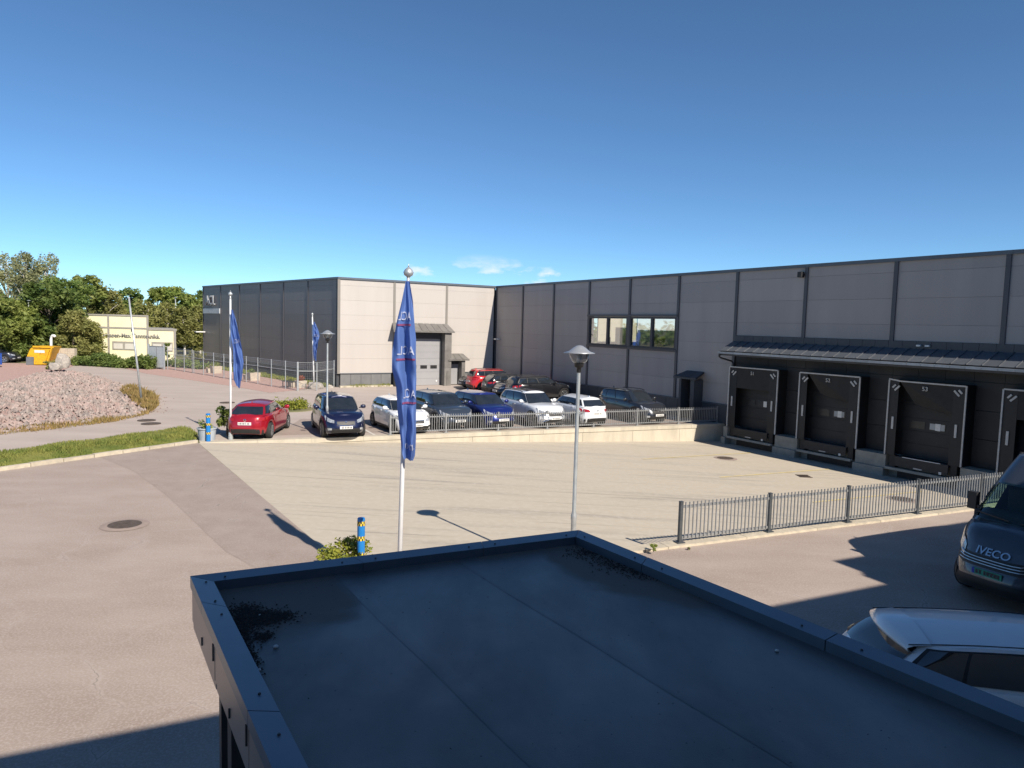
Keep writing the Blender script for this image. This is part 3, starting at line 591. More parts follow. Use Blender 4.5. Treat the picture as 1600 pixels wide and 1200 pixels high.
for s0, s1 in ((25.75, 26.0), (29.0, 30.25), (33.2, 34.55), (37.5, 38.8), (41.8, 43)):
    MB().box(WP((s0 + s1) / 2, .47, -.47), (s1 - s0, .3, .92), (-u, -v, UP)).build('dock_pier', 'dock_concrete', wh)
    MB().box(WP((s0 + s1) / 2, .60, -.75), (s1 - s0 + .02, .35, .4), (-u, -v, UP)).build('dock_pier', 'dock_concrete', wh)

# porches
def porch(fn, X, t0, t1, zt, ze, o, pil, pm, rm_, posts, header):
    r_ = MB(); p = [fn(t0, o, ze), fn(t1, o, ze), fn(t1 - .22, .03, zt), fn(t0 + .22, .03, zt)]
    if X is u: p = p
    r_.hexa([q - UP * .07 for q in p] + p); root = r_.build('porch_roof', rm_, wh)
    n = max(3, round((t1 - t0) / .6))
    for i in range(n):
        a, c = i / n + .012, (i + 1) / n - .012; q = [lerp(p[0], p[1], a), lerp(p[0], p[1], c), lerp(p[3], p[2], c), lerp(p[3], p[2], a)]; up = (q[1] - q[0]).cross(q[3] - q[0]).normalized(); up = up if up.z > 0 else -up
        MB().hexa([k + up * .004 for k in q] + [k + up * .03 for k in q]).build('roof_sheet', rm_, root)
    for a, c in posts:
        w_ = MB().box(fn((a + c) / 2, o * .40, (header + .0) / 2 + .0), (c - a, o * .75, header), (X, X.cross(UP), UP)).build('porch_pier', pm, wh)
        for k in range(3): MB().box(fn((a + c) / 2, o * .40, header * (.17 + .33 * k)), (c - a + .03, o * .75 + .03, header * .325), (X, X.cross(UP), UP)).build('cladding_panel', pm, w_)
    return root
porch(BP, v, 3.95, 9.05, 4.85, 4.25, .95, None, 'porch_metal', 'porch_metal', ((4.3, 4.55), (8.3, 8.85)), 4.22)
MB().box(BP(6.45, .02, 3.98), (3.8, .2, .6), (v, -u, UP)).build('door_header', 'dark_metal', wh)
dg = MB().box(BP(6.45, -.0, 1.86), (3.5, .06, 3.68), (v, -u, UP)).build('gate_door', 'door_grey', wh)
for k in range(7): MB().box(BP(6.45, .045, .02 + .524 * (k + .5)), (3.42, .03, .515), (v, -u, UP)).build('door_section', 'door_grey', dg)
for t_ in (5.0, 5.9, 6.8, 7.65): MB().box(BP(t_, .065, 1.46), (.56, .02, .26), (v, -u, UP)).build('door_window', 'screen', dg)
for t_ in (4.66, 8.22): MB().box(BP(t_, .06, 1.84), (.14, .12, 3.68), (v, -u, UP)).build('door_jamb', 'dark_metal', wh)
MB().box(BP(7.9, .08, .35), (.12, .03, .12), (v, -u, UP)).build('door_handle', 'white_paint', dg)
porch(BP, v, 8.62, 10.45, 2.5, 2.06, .85, None, 'porch_metal', 'porch_metal', ((9.85, 10.12),), 2.04)
MB().box(BP(9.3, .0, 1.05), (.95, .06, 2.0), (v, -u, UP)).build('side_door', 'door_grey', wh); MB().box(BP(9.35, .03, 1.86), (1.0, .1, .36), (v, -u, UP)).build('door_header', 'dark_metal', wh)
slab('plinth_panel', 'porch_metal', BP(8.6, .75, .6), v, .22, .1, 1.2)
porch(WP, -u, 22.1, 23.85, 2.62, 2.3, .85, None, 'plinth_dark', 'plinth_dark', ((22.42, 22.56), (23.3, 23.55)), 2.2)
MB().box(WP(22.95, .06, 1.05), (.9, .06, 2.05), (-u, -v, UP)).build('side_door', 'black_plastic', wh)

# ------------------------------------------------------------------ the building the photo was taken from (behind the viewer) and its canopy
e = az(64.5); nf = Vector((-e.y, e.x, 0)); HR = 7.3
ob = empty('office_building', Vector((0, -.6, 0)), 'pale rendered office building behind the canopy, casting the shade', 'building')
def EP(a, c, z=0): return e * a + nf * c + UP * z
outl = [(-14, -.62), (14.6, -.62), (14.6, .8), (16.4, .8), (16.6, 1.8), (28, 1.8), (28, -12), (-14, -12)]
for (a0, c0), (a1, c1) in zip(outl, outl[1:] + outl[:1]): MB().bar(EP(a0, c0, HR / 2), EP(a1, c1, HR / 2), .2, HR - .2).build('wall', 'render_wall', ob)
rof = [(-14.3, .10), (14.7, .10), (14.72, 1.5), (17.6, 1.5), (17.8, 2.5), (28.5, 2.5), (28.5, -12.4), (-14.3, -12.4)]
MB().prism([EP(a, c) for a, c in rof], HR - .12, HR + .02).build('roof_slab', 'felt', ob)

# entrance canopy below the viewer
HC = 3.2
A = G(297, 900, HC); B_ = G(905, 828, HC)
def toface(p, dirv): return p + dirv * ((-.45 - p.dot(nf)) / dirv.dot(nf))
Dc = toface(A, az(-31.36)); Cc = toface(B_, az(-33.86))
for p in (A, B_, Cc, Dc): p.z = HC
cn = empty('entrance_canopy', (A + B_ + Cc + Dc) / 4 - UP * HC, 'flat roofed entrance canopy with dark felt and metal edging in the foreground', 'canopy')
def inset(k):
    c = [A, B_, Cc, Dc]; out = []
    for i in range(4):
        p, q, r_ = c[i - 1], c[i], c[(i + 1) % 4]; d0 = (q - p).normalized(); d1 = (r_ - q).normalized(); n0 = Vector((d0.y, -d0.x, 0)); n1 = Vector((d1.y, -d1.x, 0)); bi = (n0 + n1); out.append(q + bi * (k / (1 + n0.dot(n1))))
    return out
in0, in1, in2 = inset(.0), inset(.125), inset(.03)
b = MB(); fq = inset(.05); ZF = HC - .075
b.hexa([Vector((p.x, p.y, ZF - .18)) for p in reversed(fq)] + [Vector((p.x, p.y, ZF)) for p in reversed(fq)]); felt_o = b.build('felt_roof', 'felt', cn)
def cpt(a, c): return lerp(lerp(A, B_, a), lerp(Dc, Cc, a), c)   # a across, c towards the building
for a0, a1 in ((.30, .335), (.60, .66), (.965, .985)):            # felt laps
    MBq = MB(); rows_ = []
    for k in range(25):
        c = lerp(.012, .99, k / 24); wv = .0013 * math.sin(k * 1.1); p = cpt(a0 + wv, c); q = cpt(a0 + .012 + wv, c); r_ = cpt(a1 + wv * .5, c); rows_.append([Vector((p.x, p.y, ZF + .001)), Vector((q.x, q.y, ZF + .005)), Vector((r_.x, r_.y, ZF + .0015))])
    MBq.grid(rows_); MBq.build('felt_lap', 'felt', cn, smooth=True)
# metal edging: top pieces with small gaps, inner and outer lips
for i, (nm, cuts) in enumerate((('front', 4), ('right', 3), ('left', 3))):
    idx = {'front': (0, 1), 'right': (1, 2), 'left': (3, 0)}[nm]; p0, p1, q0, q1 = in0[idx[0]], in0[idx[1]], in1[idx[0]], in1[idx[1]]
    cutl = {'front': [0, .36, .70, 1], 'right': [0, .145, .42, .7, 1], 'left': [0, .34, .66, .91, 1]}[nm]
    for a, c in zip(cutl, cutl[1:]):
        g_ = .0006; P = [lerp(p0, p1, a + g_), lerp(p0, p1, c - g_), lerp(q0, q1, c - g_), lerp(q0, q1, a + g_)]
        fc = MB(); up = [Vector((k.x, k.y, HC)) for k in P]
        up[2].z -= .012; up[3].z -= .012; lo = [Vector((k.x, k.y, HC - .075)) for k in P]; fc.hexa([lo[1], lo[0], lo[3], lo[2], up[1], up[0], up[3], up[2]] if nm != 'x' else lo + up); pc = fc.build('edge_flashing', 'flashing', cn)
        for t_ in (.12, .88):
            m_ = lerp(lerp(up[0], up[1], t_), lerp(up[3], up[2], t_), .62); MB().lathe([(.001, .006), (.006, .006), (.008, .001)], 8, m_ + UP * .001).build('screw', 'check_dark', pc)
# fascia cassettes under the edging (outer faces)
for idx, nseg in (((0, 1), 4), ((1, 2), 6), ((3, 0), 6)):
    p0, p1 = in0[idx[0]], in0[idx[1]]; ii0, ii1 = in2[idx[0]], in2[idx[1]]
    for k in range(nseg):
        a, c = k / nseg + .0012, (k + 1) / nseg - .0012; P = [lerp(p0, p1, a), lerp(p0, p1, c), lerp(ii0, ii1, c), lerp(ii0, ii1, a)]; d_ = (P[0] - P[3]).normalized() * .012
        P = [p - d_ for p in P]; zt, zb = HC - .078, HC - .30
        MB().hexa([Vector((P[i].x, P[i].y, zb)) for i in (1, 0, 3, 2)] + [Vector((P[i].x, P[i].y, zt)) for i in (1, 0, 3, 2)]).build('fascia_cassette', 'fascia', cn)
        MB().hexa([Vector((P[i].x, P[i].y, zb - .05)) + d_ * -.6 for i in (1, 0, 3, 2)] + [Vector((P[i].x, P[i].y, zb - .002)) + d_ * -.6 for i in (1, 0, 3, 2)]).build('fascia_lip', 'fascia', cn)
        for t_ in (.03, .5):
            m_ = lerp(P[0], P[1], t_); o_ = (P[0] - P[3]).normalized(); al = (P[1] - P[0]).normalized(); MB().box(Vector((m_.x, m_.y, HC - (.15 if t_ < .1 else .26))) + o_ * .003, (.008, .012, .10 if t_ < .1 else .05), (al, o_, UP)).build('slot', 'check_dark', cn)
b = MB(); sf = inset(.06); b.hexa([Vector((p.x, p.y, HC - .33)) for p in reversed(sf)] + [Vector((p.x, p.y, HC - .27)) for p in reversed(sf)]); b.build('soffit', 'dark_metal', cn)
for px, w_ in ((350.5, .05), (376, .12)):
    p = PL(px, 1180, lerp(A, Dc, .42) + (B_ - A).normalized() * .16, (A - Dc).normalized().cross(UP)); MB().box((p.x, p.y, (HC - .3) / 2), (w_, w_, HC - .3), ((B_ - A).normalized(), (A - Dc).normalized(), UP)).build('post', 'dark_metal', cn)
for a, c in ((.06, .06), (.94, .06), (.94, .5)):
    p = cpt(a, c); MB().box((p.x, p.y, (HC - .3) / 2), (.1, .1, HC - .3), (e, nf, UP)).build('post', 'dark_metal', cn)
random.seed(91); b = MB()      # grit and bits of bark blown over the felt
for _ in range(420):
    q = cpt(random.uniform(.05, .95), random.uniform(.03, .95) ** 1.3); r = random.uniform(.0012, .0032); t = random.uniform(0, 6.28); ex = random.uniform(1, 3)
    b.add([Vector((q.x + r * ex * math.cos(t), q.y + r * ex * math.sin(t), ZF + .0065)), Vector((q.x + r * math.cos(t + 1.6), q.y + r * math.sin(t + 1.6), ZF + .0065)), Vector((q.x - r * ex * math.cos(t), q.y - r * ex * math.sin(t), ZF + .0065)), Vector((q.x, q.y, ZF + .0065 + r))], [(0, 1, 3), (1, 2, 3), (2, 0, 3)])
tag(b.build('roof_grit', 'felt_dirt', cn), kind='stuff')
# dirt and moss lying in the corners of the felt
def stained_felt(spots):
    m_ = M['felt'].copy(); m_.name = 'felt_stained'; M['felt_stained'] = m_; n = m_.node_tree.nodes; l = m_.node_tree.links; p = n['Principled BSDF']
    gpos = n.new('ShaderNodeNewGeometry').outputs['Position']; nz = n.new('ShaderNodeTexNoise'); nz.inputs['Scale'].default_value = 2.6; nz.inputs['Detail'].default_value = 6; l.new(gpos, nz.inputs['Vector']); acc = None
    for c, dirv, r1, r2 in spots:
        mpn = n.new('ShaderNodeMapping'); mpn.vector_type = 'TEXTURE'; mpn.inputs['Location'].default_value = (c.x, c.y, ZF); mpn.inputs['Rotation'].default_value = (0, 0, math.atan2(dirv.y, dirv.x)); mpn.inputs['Scale'].default_value = (r1, r2, 1); l.new(gpos, mpn.inputs[0])
        ln = n.new('ShaderNodeVectorMath'); ln.operation = 'LENGTH'; l.new(mpn.outputs[0], ln.inputs[0]); ad = n.new('ShaderNodeMath'); ad.operation = 'MULTIPLY_ADD'; l.new(nz.outputs[0], ad.inputs[0]); ad.inputs[1].default_value = 1.1; l.new(ln.outputs['Value'], ad.inputs[2])
        mr = n.new('ShaderNodeMapRange'); mr.interpolation_type = 'SMOOTHSTEP'; mr.inputs['From Min'].default_value = 1.25; mr.inputs['From Max'].default_value = 1.66; mr.inputs['To Min'].default_value = 1; mr.inputs['To Max'].default_value = 0; l.new(ad.outputs[0], mr.inputs[0])
        if acc: mxn = n.new('ShaderNodeMath'); mxn.operation = 'MAXIMUM'; l.new(acc, mxn.inputs[0]); l.new(mr.outputs[0], mxn.inputs[1]); acc = mxn.outputs[0]
        else: acc = mr.outputs[0]
    src = p.inputs['Base Color'].links[0].from_socket; mc = n.new('ShaderNodeMixRGB'); l.new(acc, mc.inputs[0]); l.new(src, mc.inputs[1]); mc.inputs[2].default_value = (.140, .118, .102, 1); l.new(mc.outputs[0], p.inputs['Base Color'])
    rs = p.inputs['Roughness'].links[0].from_socket; mr2 = n.new('ShaderNodeMix'); l.new(acc, mr2.inputs[0]); l.new(rs, mr2.inputs[2]); mr2.inputs[3].default_value = .75; l.new(mr2.outputs[0], p.inputs['Roughness'])
    sp = n.new('ShaderNodeMapRange'); l.new(acc, sp.inputs[0]); sp.inputs['To Min'].default_value = .9; sp.inputs['To Max'].default_value = .25; l.new(sp.outputs[0], p.inputs['Specular IOR Level'])
_ac, _cc = (B_ - A).normalized(), (Dc - A).normalized()
stained_felt([(cpt(.13, .07), _cc, .62, .58), (cpt(.93, .12), _cc, .95, .42), (cpt(.78, .012), _ac, .9, .16)])
felt_o.data.materials[0] = M['felt_stained']
def clods(spots, name, r0, material, seed):
    random.seed(seed); b = MB()
    for px, py, ra, rc, n in spots:
        c0 = G(px, py, ZF)
        for _ in range(n):
            p = c0 + _ac * random.gauss(0, ra) + _cc * random.gauss(0, rc); rl = p - A
            if rl.dot(Vector((-_cc.y, _cc.x, 0)).normalized()) < .15 or rl.dot(Vector((_ac.y, -_ac.x, 0))) < .15: continue
            if (p - B_).dot(Vector((-(Cc - B_).y, (Cc - B_).x, 0)).normalized()) > -.14: continue
            r = r0 * random.uniform(.4, 1.5); vs = []
            for k in range(4): t = k * 1.57 + random.random(); vs.append(Vector((p.x + r * math.cos(t), p.y + r * math.sin(t), ZF + .0045)))
            vs.append(Vector((p.x, p.y, ZF + .006 + r * random.uniform(.3, .9)))); b.add(vs, [(0, 1, 4), (1, 2, 4), (2, 3, 4), (3, 0, 4)])
    return tag(b.build(name, material, cn), kind='stuff')
clods([(405, 968, .085, .07, 950), (385, 955, .05, .06, 500), (430, 965, .05, .035, 500), (378, 985, .03, .10, 500), (388, 1020, .02, .12, 400), (412, 995, .03, .03, 200)], 'moss_clods', .0058, 'moss', 11)
clods([(960, 880, .10, .12, 550), (1000, 893, .07, .10, 500), (925, 862, .10, .06, 500), (1060, 912, .03, .2, 500), (900, 845, .2, .02, 400)], 'moss_clods', .0058, 'moss', 12)
for px, py, r_, lab in ((431, 1012, .016, 'white pebble on the felt below the left moss patch, largest of all'), (405, 1048, .010, 'white pebble lying against the left metal edging'), (406, 962, .008, 'small white pebble in the middle of the left moss patch'), (1214, 1018, .012, 'lone pale pebble on the right half of the felt roof'), (350, 943, .006, 'tiny pebble near the left corner of the felt roof')):
    p = G(px, py, ZF); b = MB(); b.lathe([(.001, r_ * .75), (r_ * .6, r_ * .6), (r_, r_ * .2), (r_ * .9, -.001)], 9, (p.x, p.y, ZF + .004)); tag(b.build('pebble', 'pebble', smooth=True), lab, 'pebble', 'pebbles on the canopy roof')
# ------------------------------------------------------------------ vehicles
def sgnpow(a, n): return math.copysign(abs(a) ** n, a)
class CarShape:
    TL_ = [0, .08, .2, .36, .5, .64, .78, .89, .96, 1.0]
    def __init__(s, **k):
        d = dict(L=4.4, W=1.8, H=1.47, clear=.19, wr=.325, fo=.88, ro=.80, zf=.70, zc=.96, zb=1.0, zr=1.0, cow=.95, gr=-2.05, rf=.25, rr=-1.55, n=4.2, gn=7.0, gb=.865, gt=.66, crown=.05, rcrown=.07,
                 wf=[.95, .975, .99, 1, .998, .99, .975, .955, .935, .90], ff=[-.10, -.03, 0, -.005, -.03, -.06, -.11, -.18, -.27, -.36], rfv=[.10, .04, 0, .0, .015, .03, .05, .08, .11, .15], rdrop=.05)
        d.update(k); s.__dict__.update(d)
        s.wx = (s.L / 2 - s.fo, -s.L / 2 + s.ro)
    def zedge(s, x):
        L = s.L / 2; return ipol([(-L, s.zr - .06), (-L + .25, s.zr), (0, s.zb), (s.cow - .05, s.zc), (s.cow + (L - s.cow) * .55, lerp(s.zc, s.zf, .32) + .02), (L - .22, s.zf + .07), (L, s.zf)], x)
    def zlow(s, x, y=1):
        z = s.clear; L = s.L / 2
        if x > L - .45: z += .10 * ((x - L + .45) / .45) ** 2
        if x < -L + .4: z += .12 * ((-L + .4 - x) / .4) ** 2
        for w in s.wx:
            r = s.wr + .055; d = abs(x - w)
            if d < r: z = max(z, s.wr + math.sqrt(max(0, r * r - d * d)))
        return z
    def side(s, t, which):
        arr = {'w': s.wf, 'f': s.ff, 'r': s.rfv}[which]; T = s.TL_
        for i in range(len(T) - 1):
            if t <= T[i + 1]: return lerp(arr[i], arr[i + 1], (t - T[i]) / (T[i + 1] - T[i]))
        return arr[-1]
    def body(s, cx, cy, t):
        b = s.W / 2 * s.side(t, 'w'); xf = s.L / 2 + s.side(t, 'f'); xr = -s.L / 2 + s.side(t, 'r'); x = (xf + xr) / 2 + cx * (xf - xr) / 2; y = cy * b
        onside = abs(cy) > .55; zl = s.zlow(x) if onside else max(s.clear, s.zlow(math.copysign(min(abs(x), 99), x)) if abs(cx) > .5 else s.clear)
        return Vector((x, y, lerp(zl, s.zedge(x), t)))
    def zroof(s, x):
        m = (s.rf + s.rr) / 2 + .25; h = (s.rf - s.rr) / 2 + .3; q = (x - m) / h; return s.H - s.rcrown - s.rdrop * (q * q if q < 0 else .5 * q * q)
    def house(s, cx, cy, t):
        b0, b1 = s.W / 2 * s.gb, s.W / 2 * s.gt; tt = t; b = lerp(b0, b1, tt) + .045 * math.sin(math.pi * tt) * .8; xf = lerp(s.cow, s.rf, tt) + .03 * math.sin(math.pi * tt); xr = lerp(s.gr, s.rr, tt) - .05 * math.sin(math.pi * tt)
        x = (xf + xr) / 2 + cx * (xf - xr) / 2; zb = s.zedge(max(min(x, s.cow), s.gr)) - .02; return Vector((x, cy * b, lerp(zb, s.zroof(x), tt)))
def sup(kind, q, n):
    o = (max(0, 1 - abs(q) ** n)) ** (1 / n)
    return {'F': (o, q), 'R': (-o, -q), 'L': (q, o), 'S': (q, -o)}[kind]
def ringpts(n, ns=46, nf_=11):
    k = 2 ** (-1 / n); out = []
    for i in range(nf_): out.append(sup('F', lerp(-k, k, i / nf_), n))
    for i in range(ns): out.append(sup('L', lerp(k, -k, i / ns), n))
    for i in range(nf_): out.append(sup('R', lerp(-k, k, i / nf_), n))
    for i in range(ns): out.append(sup('S', lerp(-k, k, i / ns), n))
    return out
def patch(b, fn, n, kind, q0, q1, t0, t1, nq=6, nt_=4, off=.008):
    """raised panel following the surface; t0/t1 may be (start,end) pairs along q"""
    t0 = t0 if isinstance(t0, tuple) else (t0, t0); t1 = t1 if isinstance(t1, tuple) else (t1, t1); rows_ = []
    sgn = 1
    for j in range(nt_ + 1):
        r = []
        for i in range(nq + 1):
            a = i / nq; q = lerp(q0, q1, a); t = lerp(lerp(t0[0], t0[1], a), lerp(t1[0], t1[1], a), j / nt_); t = min(max(t, 0), 1)
            P = fn(*sup(kind, q, n), t); dq = fn(*sup(kind, q + .01, n), t) - fn(*sup(kind, q - .01, n), t); te = min(t + .02, 1); ts = max(t - .02, 0); dt = fn(*sup(kind, q, n), te) - fn(*sup(kind, q, n), ts)
            N = dq.cross(dt)
            if N.length < 1e-9: N = Vector((1, 0, 0))
            N.normalize(); ref = {'F': Vector((1, 0, .2)), 'R': Vector((-1, 0, .2)), 'L': Vector((0, 1, .2)), 'S': Vector((0, -1, .2))}[kind]
            if N.dot(ref) < 0: N = -N
            r.append(P + N * off)
        rows_.append(r)
    e0 = MB(); e0.grid(rows_); p0, p1, p2 = rows_[0][0], rows_[0][1], rows_[1][0]
    fl_ = (p1 - p0).cross(p2 - p0).dot({'F': Vector((1, 0, .2)), 'R': Vector((-1, 0, .2)), 'L': Vector((0, 1, .2)), 'S': Vector((0, -1, .2))}[kind]) < 0
    b.add(e0.v, [tuple(reversed(f)) for f in e0.f] if fl_ else e0.f); return b
def capgrid(b, ring, zfun, crown, steps=(1, .86, .6, .3, 0.0), spine=.1):
    rows_ = []
    for r in steps:
        rows_.append([Vector((p.x * (1 - spine * (1 - r)), p.y * r, (p.z if r == 1 else lerp(zfun(p.x * (1 - spine * (1 - r))), p.z, r ** 3) + crown * (1 - r * r)))) for p in ring])
    for i in range(len(rows_)): rows_[i].append(rows_[i][0])
    b.grid(rows_)
tyre_cache = {}
def wheel_meshes(r, w, style):
    key = (r, w, style)
    if key in tyre_cache: return tyre_cache[key]
    t = MB(); t.lathe([(r * .66, -w * .44), (r * .72, -w * .5), (r * .93, -w * .5), (r, -w * .36), (r, w * .36), (r * .93, w * .5), (r * .72, w * .5), (r * .66, w * .44)], 26, axis='y')
    d = MB(); d.cur = 1; d.lathe([(.001, w * .18), (r * .66, w * .18)], 20, axis='y'); d.cur = 0
    d.lathe([(r * .62, w * .2), (r * .62, w * .47), (r * .69, w * .49), (r * .70, w * .42)], 26, axis='y'); d.lathe([(.001, w * .40), (r * .13, w * .40), (r * .16, w * .25)], 12, axis='y')
    n = {'five': 5, 'ten': 10, 'seven': 7}.get(style, 5)
    for k in range(n):
        a = k * 2 * math.pi / n
        for da in ((-.13, .13) if n == 5 else (0,)):
            c = Vector((math.cos(a + da), 0, math.sin(a + da))); p = Vector((math.cos(a), 0, math.sin(a))) * r * .1; q = c * r * .64; d.bar(p + Vector((0, w * .36, 0)), q + Vector((0, w * .42, 0)), r * .085, w * .16, Vector((0, 1, 0)))
    tyre_cache[key] = (t.mesh('wheel', 'tyre', True), d.mesh('rim', ['rim_dark', 'black_plastic'] if style == 'dark' else ['rim', 'black_plastic'], False)); return tyre_cache[key]
def car(name, label, loc, heading, paintm, cat='car', group='cars parked behind the railing', rim='five', suv=False, rails=None, fin=True, sunroof=False, plate='plate_white', grille='bar', spoiler=False, mirror=None, tail='wide', clad=True, emblem=True, tex=None, seven=False, lod=1, **k):
    s = CarShape(**k); root = empty(name, loc, label, cat, group, rz=math.pi / 2 - R(heading)); B = s.body; n = s.n; Lh = s.L / 2
    ring = ringpts(n); b = MB(); rows_ = []
    for t in s.TL_: rr_ = [B(cx, cy, t) for cx, cy in ring]; rr_.append(rr_[0]); rows_.append(rr_)
    b.grid(rows_)
    top = rows_[-1][:-1]; capgrid(b, top, s.zedge, s.crown, spine=.03)
    body = b.build('body', paintm, root, smooth=True, local=True)
    ub = MB(); low = rows_[0][:-1]; lower = [[Vector((p.x * f, p.y * f, p.z + dz)) for p in low] for f, dz in ((1.0, .002), (.80, .02), (.5, .03), (.02, .03))]
    for r in lower: r.append(r[0])
    ub.grid(lower); ub.box((0, 0, s.clear + .13), (s.L * .86, s.W * .62, .22)); ub.box((0, 0, s.clear + .35), (s.L * .78, s.W * .6, .35)); ub.build('underbody', 'black_plastic', root, local=True)
    # glasshouse
    H = s.house; gr_ = ringpts(s.gn, 22 if not seven else 44, 9 if not seven else 13); g = MB(); rows_ = []
    for t in ((0, .12, .3, .5, .7, .86, .95, 1) if not seven else (0, .07, .14, .3, .42, .5, .575, .62, .8, .95, 1)): r = [H(cx, cy, t) for cx, cy in gr_]; r.append(r[0]); rows_.append(r)
    g.grid(rows_)
    if seven:       # leave real openings behind the cab windows
        tl2 = (0, .07, .14, .3, .42, .5, .575, .62, .8, .95, 1); keep = []; nr = len(gr_)
        for idx, f in enumerate(g.f):
            j, i = divmod(idx, nr); c0, c1 = gr_[i], gr_[(i + 1) % nr]; t0, t1 = tl2[j], tl2[j + 1]
            ws_ = c0[0] > .6 and c1[0] > .6 and abs(c0[1]) < .85 and abs(c1[1]) < .85 and t0 >= .07 and t1 <= .58
            sw_ = min(c0[0], c1[0]) > .61 and max(c0[0], c1[0]) < .955 and abs(c0[1]) > .7 and abs(c1[1]) > .7 and t0 >= .07 and t1 <= .5
            keep.append(not (ws_ or sw_))
        g.f = [f for f, k_ in zip(g.f, keep) if k_]; g.m = [0] * len(g.f)
    capgrid(g, rows_[-1][:-1], s.zroof, s.rcrown, spine=.04); g.build('roof', paintm, root, smooth=True, local=True)
    lo_, hi_ = .10, .90
    ws = patch(MB(), H, s.gn, 'F', -.90, .90, .05, getattr(s, 'wst', .93), 8, 5, .007).build('windscreen', 'car_glass' if not seven else 'cab_glass', root, smooth=True, local=True)
    patch(MB(), H, s.gn, 'F', -.85, .85, -.02, .055, 8, 1, .012).build('cowl', 'black_plastic', ws, local=True)
    if not seven:
        patch(MB(), H, s.gn, 'R', -.82, .82, .14, .88, 8, 5, .007).build('rear_window', 'car_glass', root, smooth=True, local=True)
        for kd_ in 'LS':
            tr_ = patch(MB(), H, s.gn, kd_, -.90, .93, (.20, .07), .92, 14, 4, .005).build('window_trim', 'black_plastic', root, smooth=True, local=True)
            for q0, q1, a0, a1 in ((-.86, -.48, .24, .15), (-.45, .06, .15, .11), (.10, .90, .11, .09)): patch(MB(), H, s.gn, kd_, q0, q1, (a0, a1), .88, 6, 4, .010).build('side_window', 'car_glass', tr_, smooth=True, local=True)
    else:
        for kd_ in 'LS': patch(MB(), H, s.gn, kd_, .60, .965, (.06, .05), (.55, .50), 6, 4, .008).build('side_window', 'cab_glass', root, smooth=True, local=True)
    # ends
    fr = MB(); patch(fr, B, n, 'F', -.66, .66, .02, .27, 10, 3, .008); patch(fr, B, n, 'F', *((-.40, .40) if not seven else (-.66, .66)), .52, .76, 8, 2, .008); gl = fr.build('grille', 'black_plastic', root, smooth=True, local=True)
    if grille == 'vee':
        c_ = MB(); pts = [(-.47, .78), (-.41, .62), (-.32, .55), (-.12, .515), (0, .505), (.12, .515), (.32, .55), (.41, .62), (.47, .78)]; pp = []
        for q, t in pts: p = B(*sup('F', q, n), t); pp.append(p + Vector((.015, 0, 0)))
        c_.tube(pp, .011, 6).build('chrome_trim', 'chrome', gl, local=True); 
    elif grille == 'bar': patch(MB(), B, n, 'F', -.42, .42, .74, .79, 8, 1, .014).build('chrome_trim', 'chrome', gl, local=True)
    elif grille == 'shield':
        c_ = MB(); 
        for sg in (-1, 1):
            pp = [B(*sup('F', sg * q, n), t) + Vector((.018, 0, 0)) for q, t in ((.72, .62), (.52, .60), (.42, .42), (.44, .22), (.70, .16))]; c_.tube(pp, .022, 6)
        c_.build('chrome_trim', 'chrome', gl, local=True)
    if grille != 'none':
        for k_ in range(3): patch(MB(), B, n, 'F', -.36, .36, .56 + .06 * k_, .575 + .06 * k_, 6, 1, .013).build('grille_bar', 'check_dark', gl, local=True)
    for sg in (-1, 1):
        h = MB(); a, c = (.52 * sg, .80 * sg); patch(h, B, n, 'F', min(a, c), max(a, c), (.66, .70) if sg > 0 else (.70, .66), (.82, .88) if sg > 0 else (.88, .82), 5, 3, .010)
        patch(h, B, n, 'L' if sg > 0 else 'S', .80, .86, (.74, .70), (.86, .88), 3, 3, .010); h.build('headlight', 'headlight', root, smooth=True, local=True)
        patch(MB(), B, n, 'F', *sorted((.62 * sg, .78 * sg)), .20, .34, 3, 2, .012).build('fog_light', 'headlight' if suv else 'black_plastic', root, local=True)
        t_ = MB(); patch(t_, B, n, 'R', *sorted((.50 * sg, .80 * sg)), .72, .88, 4, 3, .010)
        patch(t_, B, n, 'S' if sg > 0 else 'L', -.86, -.76, .72, .88, 3, 3, .010); t_.build('taillight', 'taillight', root, smooth=True, local=True)
        m_ = mirror or paintm; mx_ = s.cow - .42; mz = s.zedge(mx_) + .10
        mb = MB(); yy = s.W / 2 * .99
        mb.lathe([(.001, -.11), (.055, -.10), (.085, -.03), (.088, .05), (.06, .11), (.001, .115)], 12)
        mb.v = [tuple(Vector((p[0] * .75 + mx_, sg * (yy + .06) + p[2] * sg * .95, mz + p[1] * .95)) if False else Vector((mx_ + p[0] * .8, sg * (yy + .08) + p[2] * sg, mz + p[1]))) for p in mb.v]
        mb.bar((mx_, sg * yy * .9, mz - .05), (mx_, sg * (yy + .06), mz - .03), .05, .04)
        if not seven: mb.build('mirror', m_, root, smooth=True, local=True)
    pf = B(*sup('F', 0, n), .42 if seven else .35); pr = B(*sup('R', 0, n), .60 if tail == 'wide' else .66)
    for P, sx, nm in ((pf, 1, 'number_plate'), (pr, -1, 'number_plate')):
        pl = MB().box((P.x + sx * .022, 0, P.z), (.014, .52, .11)).build(nm, plate, root, local=True); bb = MB()
        for q in range(7): bb.box((P.x + sx * .031, -.17 + .06 * q + (.02 if q > 1 else 0), P.z), (.004, .034, .07))
        tag(bb.build('plate_characters', 'check_dark', pl, local=True), kind='stuff')
    if emblem:
        for kd_, sx, t in (('F', 1, .69), ('R', -1, .80)):
            P = B(*sup(kd_, 0, n), t); eb = MB(); eb.lathe([(.035, -.004), (.055, 0), (.035, .006)], 14); eb.v = [(P.x + sx * (.018 + p[2]), p[0], P.z + p[1]) for p in eb.v]; eb.build('emblem', 'chrome', root, local=True)
